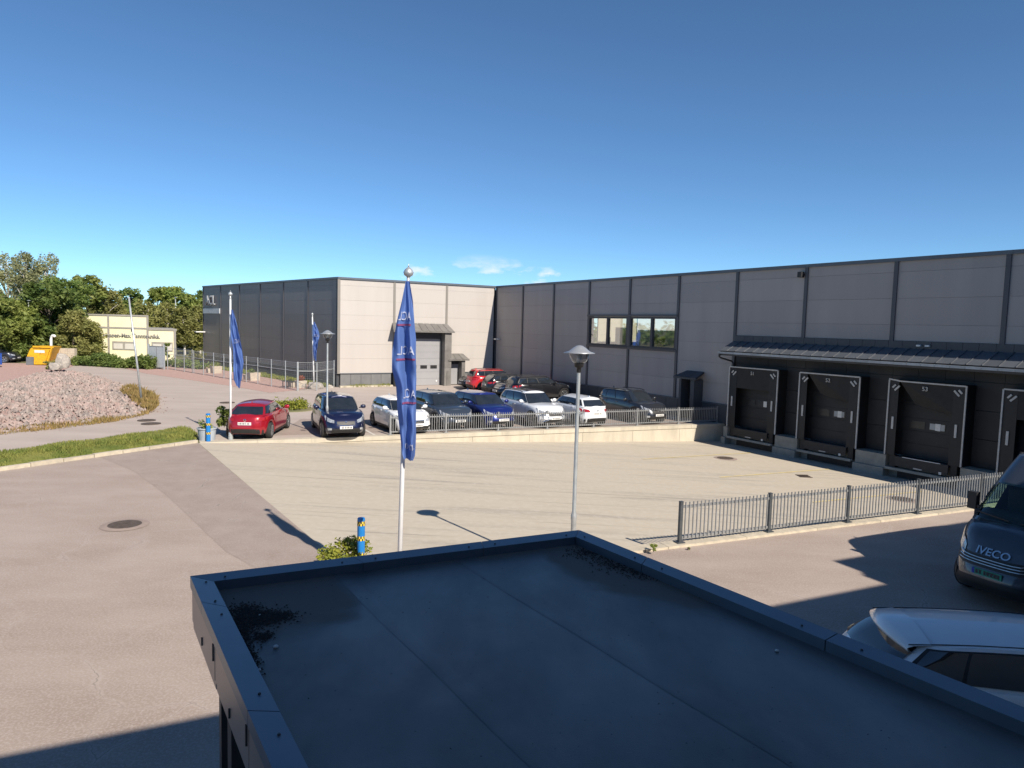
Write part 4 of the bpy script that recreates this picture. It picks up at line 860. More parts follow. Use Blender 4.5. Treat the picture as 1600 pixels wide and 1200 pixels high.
    lr = MB(); patch(lr, B, n, 'R', -.78, .78, .02, .26, 8, 3, .009); lr.build('rear_bumper', 'black_plastic', root, smooth=True, local=True)
    for sg, kd_ in ((1, 'L'), (-1, 'S')):
        q0, q1 = (s.wx[1] + s.wr + .08) / Lh, (s.wx[0] - s.wr - .08) / Lh
        patch(MB(), B, n, kd_, q0, q1, .0, .2 if suv else .12, 8, 2, .010).build('sill', 'black_plastic' if clad else paintm, root, local=True)
        if suv and clad:
            for w in s.wx:
                a_ = MB(); R0 = s.wr + .05; R1 = R0 + .07; rows2 = []
                for q in range(15):
                    an = math.pi * q / 14; rr2 = []
                    for r in (R0, R1):
                        x = w + r * math.cos(an); z = max(s.clear, s.wr + r * math.sin(an)); bb_ = B(*sup(kd_, max(-.93, min(.93, x / Lh)), n), .3); rr2.append(Vector((x, bb_.y + sg * .012, z)))
                    rows2.append(rr2)
                if sg > 0: rows2 = [list(reversed(r)) for r in rows2]
                a_.grid(rows2); a_.build('arch_trim', 'black_plastic', root, smooth=True, local=True)
        for q in ((.42, -.12, -.62) if not seven else (.30,)): patch(MB(), B, n, kd_, q - .0018, q + .0018, .1, .99, 1, 8, .006).build('door_seam', 'check_dark', root, local=True)
        if not seven:
            for q in (-.06, -.52):
                p = B(*sup(kd_, q, n), .86); MB().box((p.x, p.y + sg * .018, p.z), (.2, .03, .03)).build('door_handle', paintm, root, local=True)
    tm, rmh = wheel_meshes(s.wr, .215, rim)
    for x in s.wx:
        for sg in (1, -1):
            w = link('wheel', tm, root, (x, sg * (s.W / 2 - .125), s.wr), local=True); w.rotation_euler = (0, random.uniform(0, 1), 0 if sg > 0 else math.pi)
            link('rim', rmh, w, local=True)
    if fin: 
        x = s.rr + .22; z = s.zroof(x) + s.rcrown; f_ = MB(); f_.add([(x - .09, -.018, z - .01), (x + .09, -.01, z - .01), (x + .09, .01, z - .01), (x - .09, .018, z - .01), (x - .06, 0, z + .07)], [(0, 1, 4), (1, 2, 4), (2, 3, 4), (3, 0, 4)]); f_.build('antenna_fin', paintm, root, local=True)
    if rails:
        for sg in (1, -1):
            pts = []
            for q in range(9): x = lerp(s.rr + .12, s.rf - .18, q / 8); pts.append((x, sg * s.W / 2 * (s.gt + .015), s.zroof(x) + (.055 if 0 < q < 8 else .015)))
            MB().tube(pts, .02, 6).build('roof_rail', rails, root, local=True)
    if sunroof:
        rows2 = []
        for q in range(7):
            x = lerp(s.rr + .45, s.rf - .2, q / 6); rows2.append([Vector((x, y * s.W / 2, s.zroof(x) + s.rcrown * (1 - (y / s.gt) ** 2) + .012)) for y in (.42, .2, 0, -.2, -.42)])
        b2 = MB(); b2.grid(rows2); b2.build('sunroof', 'car_glass', root, local=True)
    if spoiler:
        x0 = s.rr + .05; z0 = s.zroof(x0) + .02; sp = MB(); ys = s.W / 2 * s.gt * .96; rows2 = []
        for q in range(9):
            y = lerp(-ys, ys, q / 8); cz = s.rcrown * (1 - (y / (s.W / 2 * s.gt)) ** 2); bow = .14 * (1 - (y / ys) ** 2)
            rows2.append([Vector((x0 + .04, y, z0 + cz - .01)), Vector((x0 - .14 - bow * .5, y, z0 + cz - .035)), Vector((x0 - .22 - bow, y, z0 + cz * .8 - .065)), Vector((x0 - .20 - bow, y, z0 + cz * .7 - .11)), Vector((x0 - .05, y, z0 - .12))])
        sp.grid(rows2); sp.build('spoiler', paintm, root, smooth=True, local=True)
    return root, s
CAR_SUV = dict(suv=True, H=1.66, W=1.84, clear=.22, wr=.35, zf=.86, zc=1.08, zb=1.12, zr=1.12, cow=1.10, rf=.42, rr=-1.78, gr=-2.08, gt=.69)
def park(px, py, L, head, front=True):
    p = G(px, py + 4.5); d = az(head); return Vector((p.x, p.y, 0)) + d * (-L / 2 if front else L / 2)
HD = 150
car('hatchback_car', 'dark red hatchback seen from behind beside the left flagpole', park(382, 684.5, 4.46, -4, False) + UP * .008, -4, 'paint_red', L=4.46, W=1.8, H=1.455, gr=-2.05, rr=-1.35, rf=.15, cow=1.05, zr=1.0, rim='ten', group='cars parked along the near row', grille='vee')
car('suv_car', 'dark navy suv with chrome grille edge facing the viewer behind a lamp post', park(541, 683, 4.55, 157) + UP * .008, 157, 'paint_navy', group='cars parked along the near row', grille='vee', mirror='paint_navy', rim='five', L=4.55, **CAR_SUV)
car('hatchback_car', 'white hatchback partly hidden behind the front flag', park(652, 676, 4.3, HD) + UP * .012, HD, 'paint_white', group='cars parked along the near row', rim='dark', L=4.3, W=1.77, H=1.47, cow=1.1, rf=.3, rr=-1.6, gr=-1.98)
car('suv_car', 'blue grey suv facing the railing, next to the white hatchback', park(719, 671, 4.45, HD) + UP * .012, HD, 'paint_bluegrey', group='cars parked along the near row', rim='dark', L=4.45, **CAR_SUV)
car('suv_car', 'bright blue suv facing the railing between grey and white suvs', park(787, 669, 4.5, HD) + UP * .012, HD, 'paint_blue', group='cars parked along the near row', rim='dark', L=4.5, **dict(CAR_SUV, H=1.62))
car('suv_car', 'white suv with roof rails and sunroof facing the railing', park(868, 666, 4.68, HD) + UP * .012, HD, 'paint_silverwhite', group='cars parked along the near row', rim='five', rails='black_plastic', sunroof=True, grille='shield', L=4.68, **dict(CAR_SUV, H=1.66, W=1.8))
car('hatchback_car', 'white hatchback with its rear to the railing', park(934, 664, 4.26, HD + 180, False) + UP * .012, HD + 180, 'paint_silverwhite', group='cars parked along the near row', rim='dark', L=4.26, W=1.79, H=1.47, cow=1.0, rf=.2, rr=-1.5, gr=-1.95)
car('suv_car', 'charcoal suv in the shade, last in the railing row by the docks', park(1030, 660, 4.5, HD) + UP * .012, HD, 'paint_charcoal', group='cars parked along the near row', rim='five', rails='black_plastic', L=4.5, **CAR_SUV)
BK = 'cars parked nose to the long wall'
def wallspot(s_, L, gap=.8): return WP(s_, gap + L / 2, .006)
HV = 59.5
car('hatchback_car', 'small black car facing out, farthest along the long wall', wallspot(3.3, 4.0), HV + 180, 'paint_black', group=BK, L=4.0, W=1.72, H=1.45, cow=1.0, gr=-1.85, rr=-1.4)
car('suv_car', 'bright red suv with its tail out by the long wall', wallspot(5.45, 4.4), HV, 'paint_red_bright', group=BK, rails='black_plastic', L=4.4, **dict(CAR_SUV, W=1.8))
car('hatchback_car', 'black hatchback with its tail out, right of the red suv', wallspot(7.5, 4.2), HV, 'paint_black', group=BK, L=4.2, W=1.75, H=1.45, gr=-1.95, rr=-1.5)
car('estate_car', 'dark car facing out, next to the large black suv', wallspot(9.5, 4.4), HV + 180, 'paint_darkblue', group=BK, L=4.4, W=1.78, H=1.47, gr=-2.05, rr=-1.6)
car('suv_car', 'large black suv in front of the long wall, its nose to the right', wallspot(11.7, 4.75, .7), HV, 'paint_black', group=BK, rim='five', rails='black_plastic', L=4.75, **dict(CAR_SUV, H=1.62, gr=-2.25, rr=-1.95, W=1.84))
# white car under the edge of the entrance canopy
wc, wcs = car('parked_car', 'white car in the shade beside the canopy, its tail to the left', Vector((6.42, 8.22, .008)), 97, 'paint_white', group='vehicles in the shade', rim='five', spoiler=True, L=4.5, W=1.82, H=1.50, cow=1.1, rf=.3, rr=-1.60, gr=-2.12, gt=.64, rcrown=.085, zr=1.02, fin=False, zb=.99)
for sg in (1, -1):
    pts = [(x_, sg * wcs.W / 2 * .60, wcs.zroof(x_) + wcs.rcrown * (1 - (.60 / wcs.gt) ** 2) + .004) for x_ in (-1.75, -1.4, -1, -.5, 0, .3)]; MB().tube(pts, .007, 5).build('roof_seam', 'check_dark', wc, local=True)
# dark van
vn, vs_ = car('delivery_van', 'dark blue grey high roof van facing left beside the near railing', Vector((0, 0, 0)), 244.5, 'paint_van', cat='van', group='vehicles in the shade', seven=True, rim='dark', plate='plate_green', mirror='black_plastic', emblem=False, fin=False, grille='none', clad=True,
    L=6.0, W=2.02, H=2.72, clear=.26, wr=.36, fo=1.0, ro=1.2, zf=1.10, zc=1.42, zb=1.46, zr=1.5, cow=2.32, gr=-2.97, rf=1.18, rr=-2.9, gb=.955, gt=.80, n=3.6, gn=6.5, wst=.60, crown=.06, rcrown=.10,
    ff=[-.08, -.02, 0, -.02, -.05, -.09, -.14, -.20, -.28, -.38], wf=[.96, .985, .995, 1, 1, .995, .985, .975, .965, .95])
pf = vs_.body(*sup('F', 0, vs_.n), .30)
hv = az(244.5); pgt = G(1541, 901, .62); vn.location = Vector((pgt.x, pgt.y, 0)) - hv * pf.x + UP * .006
def vface(y, t): return vs_.body(*sup('F', y, vs_.n), t)
for k_ in range(3):
    pts = [vface(q * .12, .60 + .055 * k_) + Vector((.02, 0, 0)) for q in range(-5, 6)]; MB().tube(pts, .011, 5).build('grille_bar', 'rim', vn, local=True)
me = text_mesh('IVECO', .17, 'brand_letters'); bm = bmesh.new(); bm.from_mesh(me)
for q in bm.verts:
    y = q.co.x * 1.25; P = vface(y / (vs_.W / 2), .83 + q.co.y * 1.05); q.co = P + Vector((.022, 0, .012))
bm.to_mesh(me); bm.free(); me.materials.clear(); me.materials.append(M['chrome']); link('brand_letters', me, vn, local=True)
me = text_mesh('BT 20953', .10, 'plate_letters'); bm = bmesh.new(); bm.from_mesh(me); P = vface(0, .42)
for q in bm.verts: q.co = Vector((P.x + .034, q.co.x, P.z + q.co.y))
bm.to_mesh(me); bm.free(); me.materials.clear(); me.materials.append(M['check_dark']); link('plate_letters', me, vn, local=True)
MB().box((P.x + .031, -.235, P.z), (.004, .045, .105)).build('plate_band', 'plate_blue', vn, local=True)
for sg in (1, -1):   # tall door mirrors and wipers
    b = MB(); b.box((1.72, sg * 1.09, 1.66), (.12, .17, .34)); b.bar((1.75, sg * .9, 1.55), (1.73, sg * 1.05, 1.56), .05, .06); b.build('door_mirror', 'black_plastic', vn, local=True)
    a_ = vs_.house(*sup('F', sg * .1, vs_.gn), .09); c_ = vs_.house(*sup('F', sg * .75, vs_.gn), .12); MB().bar(a_ + Vector((.03, 0, .02)), c_ + Vector((.03, 0, .02)), .02, .02).build('wiper', 'black_plastic', vn, local=True)
for y_ in (.5, -.05, -.55):
    st = MB(); st.box((1.05, y_, 1.62), (.16, .46, .62)); st.box((1.0, y_, 2.03), (.12, .26, .2)); st.build('seat', 'seat_cloth', vn, local=True)
MB().box((1.85, 0, 1.5), (.45, 1.7, .14)).build('dashboard', 'seat_cloth', vn, local=True); MB().box((.62, 0, 2.0), (.05, 1.8, 1.2)).build('bulkhead', 'seat_cloth', vn, local=True)
# half seen suv at the far left
car('suv_car', 'dark suv parked by the trees at the left edge', G(-10, 566), 82, 'paint_darkblue', group='cars on the far left yard', rim='five', L=4.6, **CAR_SUV)
# ------------------------------------------------------------------ lamp posts
def lamp_post(base, top_z, label, group='hat shaped lamp posts'):
    root = empty('lamp_post', base, label, 'lamp post', group); h = top_z - base.z
    b = MB(); b.lathe([(.055, 0), (.055, 1.15), (.062, 1.17), (.062, 1.25), (.040, 1.34), (.036, h - .45)], 14); b.build('pole', 'galvanised', root, smooth=True, local=True)
    b = MB(); b.lathe([(.16, 0), (.16, .015), (.06, .02)], 14); b.build('base_plate', 'galvanised', root, local=True)
    b = MB(); b.lathe([(.036, h - .50), (.045, h - .47), (.045, h - .40), (.09, h - .38), (.095, h - .31), (.10, h - .30)], 14); b.build('collar', 'black_plastic', root, smooth=True, local=True)
    b = MB(); b.lathe([(.09, h - .31), (.15, h - .27), (.185, h - .20), (.20, h - .12), (.20, h - .115)], 20); b.build('glass_bowl', 'lamp_glass', root, smooth=True, local=True)
    b = MB(); b.lathe([(.035, h - .30), (.05, h - .28), (.05, h - .16), (.02, h - .14)], 12); b.build('bulb', 'white_paint', root, smooth=True, local=True)
    b = MB(); b.lathe([(.19, h - .12), (.31, h - .115), (.312, h - .105), (.21, h - .075), (.13, h - .01), (.06, h + .035), (.001, h + .045)], 24); b.build('lamp_hat', 'lamp_hat', root, smooth=True, local=True)
    return root
lb = Vector((1.315, 14.07, -.13)); lamp_post(lb, 4.50, 'grey lamp post with hat shaped head standing just beyond the canopy')
lamp_post(G(511, 682), 4.45, 'grey lamp post with hat shaped head in front of the navy suv')

# ------------------------------------------------------------------ flags
def flag_text(flagfn, body, u0, v0, su, sv, name, material, parent, off):
    me = text_mesh(body, 1.0, name, .004); bm = bmesh.new(); bm.from_mesh(me)
    for q in bm.verts:
        q.co = flagfn(u0 - q.co.x * su, v0 - q.co.y * sv) + off          # printed through: read mirrored from this side
    bm.to_mesh(me); bm.free(); me.materials.clear(); me.materials.append(M[material]); return link(name, me, parent)
def flagpole(base, top, label, r=.045, group='white flagpoles', knob=True, sleeve=False):
    root = empty('flagpole', base, label, 'flagpole', group); d = (top - base); L = d.length; d.normalize()
    b = MB(); b.tube([base, base + d * (L * .5), base + d * (L - .12)], [r, r * .85, r * .6], 14); b.build('pole', 'pole_white', root, smooth=True)
    b = MB(); b.tube([base + d * (L - .30), base + d * (L - .16)], [r * .62, r * .62], 12); b.tube([base + d * (L - .16), base + d * (L - .13), base + d * (L - .08), base + d * (L - .03), base + d * (L + .01)], [.03, .072, .088, .06, .012], 16); b.tube([base + d * (L + .0), base + d * (L + .07)], [.014, .003], 8); b.build('finial', 'galvanised', root, smooth=True)
    b = MB(); b.tube([base, base + d * .28], [r * 1.9, r * 1.7], 14); b.tube([base + d * .28, base + d * .34], [r * 1.7, r * 1.05], 14); b.build('pole_foot', 'galvanised', root)
    return root
def flag(label, prof, Y, plane_p, nfold, amp, parent_pos, text=True, seed=1, group='blue banner flags', hang=.14):
    """prof: (photo y, left x, right x) outline of the hanging cloth, hung in the plane through plane_p"""
    random.seed(seed); ph = [random.uniform(0, 6.28) for _ in range(4)]; ys = [p[0] for p in prof]
    nrm = Vector((CAM.x - plane_p.x, CAM.y - plane_p.y, 0)).normalized(); root = empty('banner_flag', plane_p, label, 'flag', group)
    def fn(a, t, o=0):
        t = max(0, min(1, t)); a_ = max(0, min(1, a)); y = lerp(ys[0], ys[-1], t); xl = ipol([(p[0], p[1]) for p in prof], y); xr = ipol([(p[0], p[2]) for p in prof], y)
        k = .5 + t * .5; xx = lerp(xl, xr, a_ + .03 * math.sin(a_ * 9 + t * 6 + ph[0]) * min(1, 4 * a_ * (1 - a_) * 2)); d_ = amp * (.3 + .7 * min(1, t * 2.2)) * (math.sin(a_ * nfold * 6.28 + ph[1] + 2.2 * math.sin(t * 4 + ph[2])) + .5 * math.sin(a_ * 5 - t * 11 + ph[3]) + .55 * math.sin(a_ * 3.2 + t * 19 + ph[0]) * math.sin(t * 7 + ph[1]) + .25 * math.sin(a_ * 14 - t * 31 + ph[2]))
        yy = y + (lerp(0, 6, a_) if t > .97 else 0); p = PL(xx, yy, plane_p, nrm); return p + nrm * (d_ + hang)
    rows_ = [[fn(i / 40, j / 70) for i in range(41)] for j in range(71)]
    b = MB(); b.grid(rows_); c = b.build('cloth', 'flag_blue', root, smooth=True)
    off = nrm * .022
    return root, fn, c, off
fp_b = D(625, 858, 12.18); fp_t = D(638.5, 418, 12.18); dl = (fp_t - fp_b); base = fp_b - dl * ((fp_b.z + .0) / dl.z)
fp1 = flagpole(base, fp_t, 'white flagpole with silver ball carrying the front flag')
fl1, fn1, c1, of1 = flag('long blue flag with white lettering hanging limp beyond the canopy', [(440, 634, 640), (470, 628, 645), (505, 619.5, 647.5), (530, 615.5, 650), (550, 613, 649.5), (575, 612.5, 650), (590, 616, 650.5), (603, 619, 650), (640, 621, 650), (680, 625.5, 650), (703, 628, 649), (713, 631, 645)], 12.18, D(634, 560, 12.12), 1.7, .075, None, seed=4)
for (u0, v0, su, sv) in ((.44, .20, .38, .070), (.58, .395, .38, .070), (.64, .64, .34, .070)):
    flag_text(fn1, 'ACL', u0, v0, su, sv, 'flag_letters', 'flag_white', c1, of1)
    b = MB(); b.grid([[fn1(u0 - .38 + .76 * i / 8, v0 + .042 + .011 * j) + of1 for i in range(9)] for j in range(2)]); b.build('flag_stripe', 'flag_red', c1)
flag_text(fn1, '.no', .58, .93, .5, .075, 'flag_letters', 'flag_white', c1, of1)
b2_ = G(360.5, 687); t2_ = PL(360, 456, b2_, Vector((0, 1, 0)))
flagpole(b2_, t2_, 'tall white flagpole beside the red hatchback', r=.05)
fl2, fn2, c2, of2 = flag('blue flag with white lettering on the left flagpole by the red hatchback', [(484, 361, 364), (500, 361, 368.5), (525, 361, 374), (545, 364, 378), (565, 365, 380.5), (580, 364.5, 379), (592, 365, 378), (601, 369, 374)], 28, b2_ + Vector((.1, -.08, 0)), 1.6, .09, None, seed=9)
flag_text(fn2, 'ACL', .55, .42, .42, .085, 'flag_letters', 'flag_white', c2, of2)
b3_ = G(490.5, 606); t3_ = PL(488, 489, b3_, Vector((0, 1, 0)))
flagpole(b3_, t3_, 'distant white flagpole standing in rocks by the dark wall', r=.06)
fl3, fn3, c3, of3 = flag('small blue flag on the distant flagpole by the dark wall', [(503, 489.5, 491.5), (512, 489.5, 496), (524, 489.5, 499.5), (535, 489.5, 497), (548, 489.5, 495), (559, 490.5, 494)], 50, b3_ + Vector((.1, -.08, 0)), 1.4, .12, None, seed=21)
flag_text(fn3, 'ACL', .5, .38, .42, .10, 'flag_letters', 'flag_white', c3, of3)
# leaning pole by the stone heap, street light poles
pb = G(222, 632); pt = D(201.5, 466, pb.y)
root = empty('leaning_pole', pb, 'bare grey pole leaning to the left at the edge of the stone heap', 'pole'); b = MB(); b.tube([pb, lerp(pb, pt, .45), pt], [.06, .055, .045], 10); b.build('pole', 'galvanised', root, smooth=True); b = MB(); q = lerp(pb, pt, .70); b.box(q + Vector((-.06, 0, 0)), (.06, .06, .16)); b.build('cleat', 'dark_metal', root); b = MB(); b.tube([pt, pt + UP * .08], [.06, .02], 10); b.build('cap', 'galvanised', root)
for (x, y0, y1, Y, lab) in ((46.5, 545, 470, 72, 'thin street light pole in front of the trees behind the yellow skip'), (276, 560, 465, 92, 'thin street light pole right of the cream building'),):
    p0 = D(x, y0, Y); p0.z = 0; p1 = D(x - 2, y1, Y); root = empty('street_light', p0, lab, 'street light', 'street light poles'); MB().tube([p0, p1], [.09, .05], 8).build('pole', 'galvanised', root, smooth=True); MB().box(p1 + Vector((.12, -.1, .03)), (.34, .2, .07)).build('lamp_head', 'galvanised', root)

# ------------------------------------------------------------------ bollards, pots, small plants
def bollard(base, h, r, label):
    root = empty('bollard', base, label, 'bollard', 'blue bollards'); b = MB(); b.lathe([(r, 0), (r, h - .015), (r * .86, h), (.001, h + .004)], 20); b.build('tube', 'bollard_blue', root, smooth=False, local=True)
    for z in (h * .30, h * .62, h * .90):
        bd = MB(); n = 16
        for k in range(n):
            for j in range(2):
                bd.cur = (k + j) % 2; a0, a1 = k * 2 * math.pi / n, (k + 1) * 2 * math.pi / n; z0 = z - .045 + .045 * j; rr_ = r + .003
                bd.add([(rr_ * math.cos(a0), rr_ * math.sin(a0), z0), (rr_ * math.cos(a1), rr_ * math.sin(a1), z0), (rr_ * math.cos(a1), rr_ * math.sin(a1), z0 + .045), (rr_ * math.cos(a0), rr_ * math.sin(a0), z0 + .045)], [(0, 1, 2, 3)])
        bd.build('reflective_band', ['check_yellow', 'check_dark'], root, local=True)
bp = G(564.5, 809, 1.06); bollard(Vector((bp.x, bp.y, 0)), 1.06, .075, 'blue bollard with yellow checked bands standing just beyond the canopy')
bp = G(325.5, 690); bollard(Vector((bp.x, bp.y, 0)), 1.12, .085, 'blue bollard with checked bands in front of the grey planter pot')
def stems(b, base, h, n, spread, m=5):
    for _ in range(n):
        a = random.uniform(0, 6.28); tip = base + Vector((math.cos(a) * spread * random.random(), math.sin(a) * spread * random.random(), h * random.uniform(.6, 1))); b.tube([base, (base + tip) / 2 + Vector((0, 0, h * .1)), tip], [.012, .008, .003], 4)
def shrub(base, r, h, nleaf, size, label, cat='shrub', material='leaf_green', clumps=9, seed=1, group=None, name='shrub'):
    random.seed(seed); root = empty(name, base, label, cat, group); b = MB(); stems(b, base, h * .8, 8, r * .7); b.build('stems', 'bark', root); b = MB()
    for _ in range(clumps):
        a = random.uniform(0, 6.28); q = random.random() ** .6; leafball(b, base + Vector((math.cos(a) * r * q * .75, math.sin(a) * r * q * .75, h * random.uniform(.3, .85))), r * random.uniform(.22, .42), nleaf // clumps, size, random.uniform(.6, 1.2))
    b.build('foliage', material, root); return root
sp = G(548, 858, .45); shrub(Vector((sp.x - .05, sp.y + .1, 0)), .62, .52, 1700, .045, 'yellow green shrub peeking over the far edge of the canopy', material='leaf_yellow', seed=3, clumps=22)
sp = G(1021, 866); shrub(Vector((sp.x, sp.y, .06)), .12, .20, 120, .035, 'small weed growing at the concrete edge near the railing end', 'weed', seed=5, clumps=4, name='weed')
sp = G(1075, 860); shrub(Vector((sp.x, sp.y, .01)), .05, .08, 30, .025, 'tiny weed in the joint below the near railing', 'weed', seed=6, clumps=2, name='weed')
pp = G(324, 691); pp = Vector((pp.x - .25, pp.y + .55, 0)); root = empty('planter_pot', pp, 'round grey planter pot behind the blue bollard at the verge end', 'planter')
b = MB(); b.lathe([(.30, 0), (.35, .44), (.38, .45), (.38, .50), (.34, .50), (.33, .40), (.001, .40)], 24); b.build('pot', 'pot_grey', root, smooth=False, local=True)
random.seed(8); b = MB()
for _ in range(7): leafball(b, Vector((random.uniform(-.22, .22), random.uniform(-.22, .22), random.uniform(.5, .72))), .15, 60, .05)
b.build('plant', 'leaf_green', root, local=True)
sp = G(345, 686); shrub(Vector((sp.x - .05, sp.y + 1.0, 0)), .62, 1.25, 1500, .07, 'green shrub between the planter pot and the red hatchback', seed=12, clumps=12)
sp = G(455, 640); root_ = shrub(Vector((sp.x, sp.y, 0)), 1.05, .42, 2600, .07, 'low yellow green ground cover patch behind the red hatchback', 'ground cover', 'leaf_yellow', clumps=26, seed=14)
MB().lathe([(1.2, .0), (1.15, .05), (.001, .08)], 20, (sp.x, sp.y, .0)).build('soil_bed', 'soil', root_)

# ------------------------------------------------------------------ verge, stones, dry grass
def blades(name, poly, n, h, material, label, cat, mound=.0, seed=1, z0=.02):
    random.seed(seed); xs = [p[0] for p in poly]; ys = [p[1] for p in poly]; b = MB(); k = 0
    while k < n:
        p = (random.uniform(min(xs), max(xs)), random.uniform(min(ys), max(ys)))
        if not inpoly(p, poly): continue
        k += 1; z = z0 + mound * smooth01(edgedist(p, poly) / .7); hh = h * random.uniform(.5, 1.4) * (1 + .5 * math.sin(p[0] * 2.1) * math.sin(p[1] * 1.7)); a = random.uniform(0, 6.28); w = hh * .16; lx, ly = random.gauss(0, hh * .4), random.gauss(0, hh * .4)
        b.add([(p[0] - w * math.cos(a), p[1] - w * math.sin(a), z), (p[0] + w * math.cos(a), p[1] + w * math.sin(a), z), (p[0] + lx, p[1] + ly, z + hh)], [(0, 1, 2)])
    return tag(b.build(name, material), label, cat, kind='stuff')
verge = [TL + kn * .16, TL + kd * 26 + kn * .16, G(-420, 760), G(0, 709.6), G(90, 696), G(198, 682.6), G(292, 670), G(308, 676)]
def mound(name, poly, hgt, edge, material, step=.35):
    xs = [p[0] for p in poly]; ys = [p[1] for p in poly]; bm = bmesh.new(); vd = {}
    nx = int((max(xs) - min(xs)) / step) + 2; ny = int((max(ys) - min(ys)) / step) + 2
    for i in range(nx):
        for j in range(ny):
            p = (min(xs) + i * step, min(ys) + j * step); ins = inpoly(p, poly); d_ = edgedist(p, poly)
            if ins or d_ < step: vd[i, j] = bm.verts.new((p[0], p[1], (hgt * smooth01(d_ / edge) if ins else -.05) + (.003 if ins else 0)))
    for i in range(nx):
        for j in range(ny):
            q = [(i, j), (i + 1, j), (i + 1, j + 1), (i, j + 1)]
            if all(k in vd for k in q): bm.faces.new([vd[k] for k in q])
    me = bpy.data.meshes.new(name); bm.to_mesh(me); bm.free(); me.materials.append(M[material]); me.polygons.foreach_set('use_smooth', [True] * len(me.polygons)); return tag(link(name, me), kind='structure')
mound('grass_verge', verge, .16, .7, 'grass')
blades('grass_blades', verge, 26000, .085, 'grass', 'green grass verge along the kerb', 'grass', mound=.16, seed=2)
blades('grass_blades', [DP(.6, .15, 0), DP(.6, .95, 0), DP(28, 1.1, 0), DP(28, .15, 0)], 7000, .16, 'grass', 'grass strip at the foot of the dark wall', 'grass', seed=3)
blades('grass_blades', [BP(.2, .42, 0), BP(4, .42, 0), BP(4, .1, 0), BP(.2, .1, 0)], 900, .14, 'grass', 'grass tufts at the foot of the beige wall', 'grass', seed=4)
heap = [G(-260, 690), G(0, 677), G(90, 668), G(180, 656.7), G(232, 646), G(246, 634), G(240, 621), G(187, 600), G(144, 586), G(95, 579.5), G(60, 584), G(0, 600), G(-260, 640)]
def heaph(p): return 1.0 * smooth01(edgedist(p, heap) / 5.5) + .12 * math.sin(p[0] * .9) * math.sin(p[1] * .7) * smooth01(edgedist(p, heap) / 2)
mound('stone_heap_base', heap, .38, 5.5, 'red_gravel', .5)
random.seed(31); b = MB(); xs = [p.x for p in heap]; ys = [p.y for p in heap]
ico = [Vector(q).normalized() for q in ((1, 0, 0), (0, 1, 0), (-1, 0, 0), (0, -1, 0), (0, 0, 1), (.7, .7, .3), (-.7, .6, .4), (.5, -.8, .4), (-.6, -.7, .2))]
icf = [(0, 5, 4), (5, 1, 4), (1, 6, 4), (6, 2, 4), (2, 8, 4), (8, 3, 4), (3, 7, 4), (7, 0, 4)]
k = 0
while k < 13000:
    p = (random.uniform(max(-44, min(xs)), max(xs)), random.uniform(min(ys), max(ys)))
    if not inpoly(p, heap): continue
    if p[0] / p[1] < -.80: continue
    k += 1; r = .035 + .14 * random.random() ** 3.4; z = .38 * smooth01(edgedist(p, heap) / 5.5); rot = random.uniform(0, 6.28); cs, sn = math.cos(rot), math.sin(rot); sx, sy, sz = random.uniform(.7, 1.5), random.uniform(.6, 1.2), random.uniform(.5, 1.1); vs = []
    for q in ico: x_, y_ = q.x * sx * random.uniform(.75, 1.15), q.y * sy * random.uniform(.75, 1.15); vs.append((p[0] + r * (x_ * cs - y_ * sn), p[1] + r * (x_ * sn + y_ * cs), z + r * (q.z * sz * random.uniform(.7, 1.2) * 1.3 - (.3 if q.z < .1 else 0) + .25)))
    b.add(vs, icf)
for _ in range(260):
    q0 = random.choice(heap[1:8]); q1 = heap[heap.index(q0) + 1]; t = random.random(); c0 = lerp(q0, q1, t); p = (c0.x + random.gauss(0, .45), c0.y + random.gauss(0, .45)); r = .02 + .05 * random.random() ** 2
    b.add([(p[0] + r * w_.x * random.uniform(.7, 1.3), p[1] + r * w_.y * random.uniform(.7, 1.3), .01 + r * (w_.z if w_.z > .05 else -.2)) for w_ in ico], icf)
tag(b.build('crushed_stones', 'rock'), 'heap of pink grey crushed stone beside the road', 'stones', kind='stuff')
dry = [G(186, 612), G(205, 606), G(244, 622), G(248, 634), G(236, 645), G(222, 640)]
blades('dry_grass_blades', dry, 5200, .26, 'dry_grass', 'brown dry grass around the leaning pole', 'grass', mound=.1, seed=6)
blades('dry_grass_blades', [G(0, 680), G(90, 671), G(180, 659.5), G(232, 648), G(232, 644), G(180, 654), G(90, 665), G(0, 674)], 1600, .14, 'dry_grass', 'dry grass fringe along the stone heap edge', 'grass', seed=7)
def boulder(p, sx, sy, sz, label, seed, rz=0.0, group='boulders'):
    random.seed(seed); bm = bmesh.new(); bmesh.ops.create_icosphere(bm, subdivisions=3, radius=1)
    ph = [Vector((random.gauss(0, 1), random.gauss(0, 1), random.gauss(0, 1))) for _ in range(7)]
    for q in bm.verts:
        f = 1 + sum(.07 * math.sin(q.co.dot(d) * 2.2 + i) for i, d in enumerate(ph)); c = q.co * f; c = Vector((max(-.85, min(.85, c.x)), max(-.85, min(.85, c.y)), max(-.4, min(.86, c.z)))); q.co = Vector((c.x * sx, c.y * sy, c.z * sz))
    me = bpy.data.meshes.new('boulder'); bm.to_mesh(me); bm.free(); me.materials.append(M['boulder']); o = link('boulder', me, None, p, rz); return tag(o, label, 'boulder', group)
pq = G(94, 582); boulder(pq + Vector((0, .3, .75)), .62, .5, .95, 'tall speckled grey boulder beside the yellow skip', 3); boulder(pq + Vector((-.1, -.5, .45)), .6, .4, .45, 'pale pink stone block in front of the tall boulder', 5)
pq = G(88, 582); shrub(Vector((pq.x - .55, pq.y + .2, 0)), .65, 1.1, 600, .09, 'dry grey green bush left of the tall boulder', 'shrub', 'leaf_olive', seed=19)
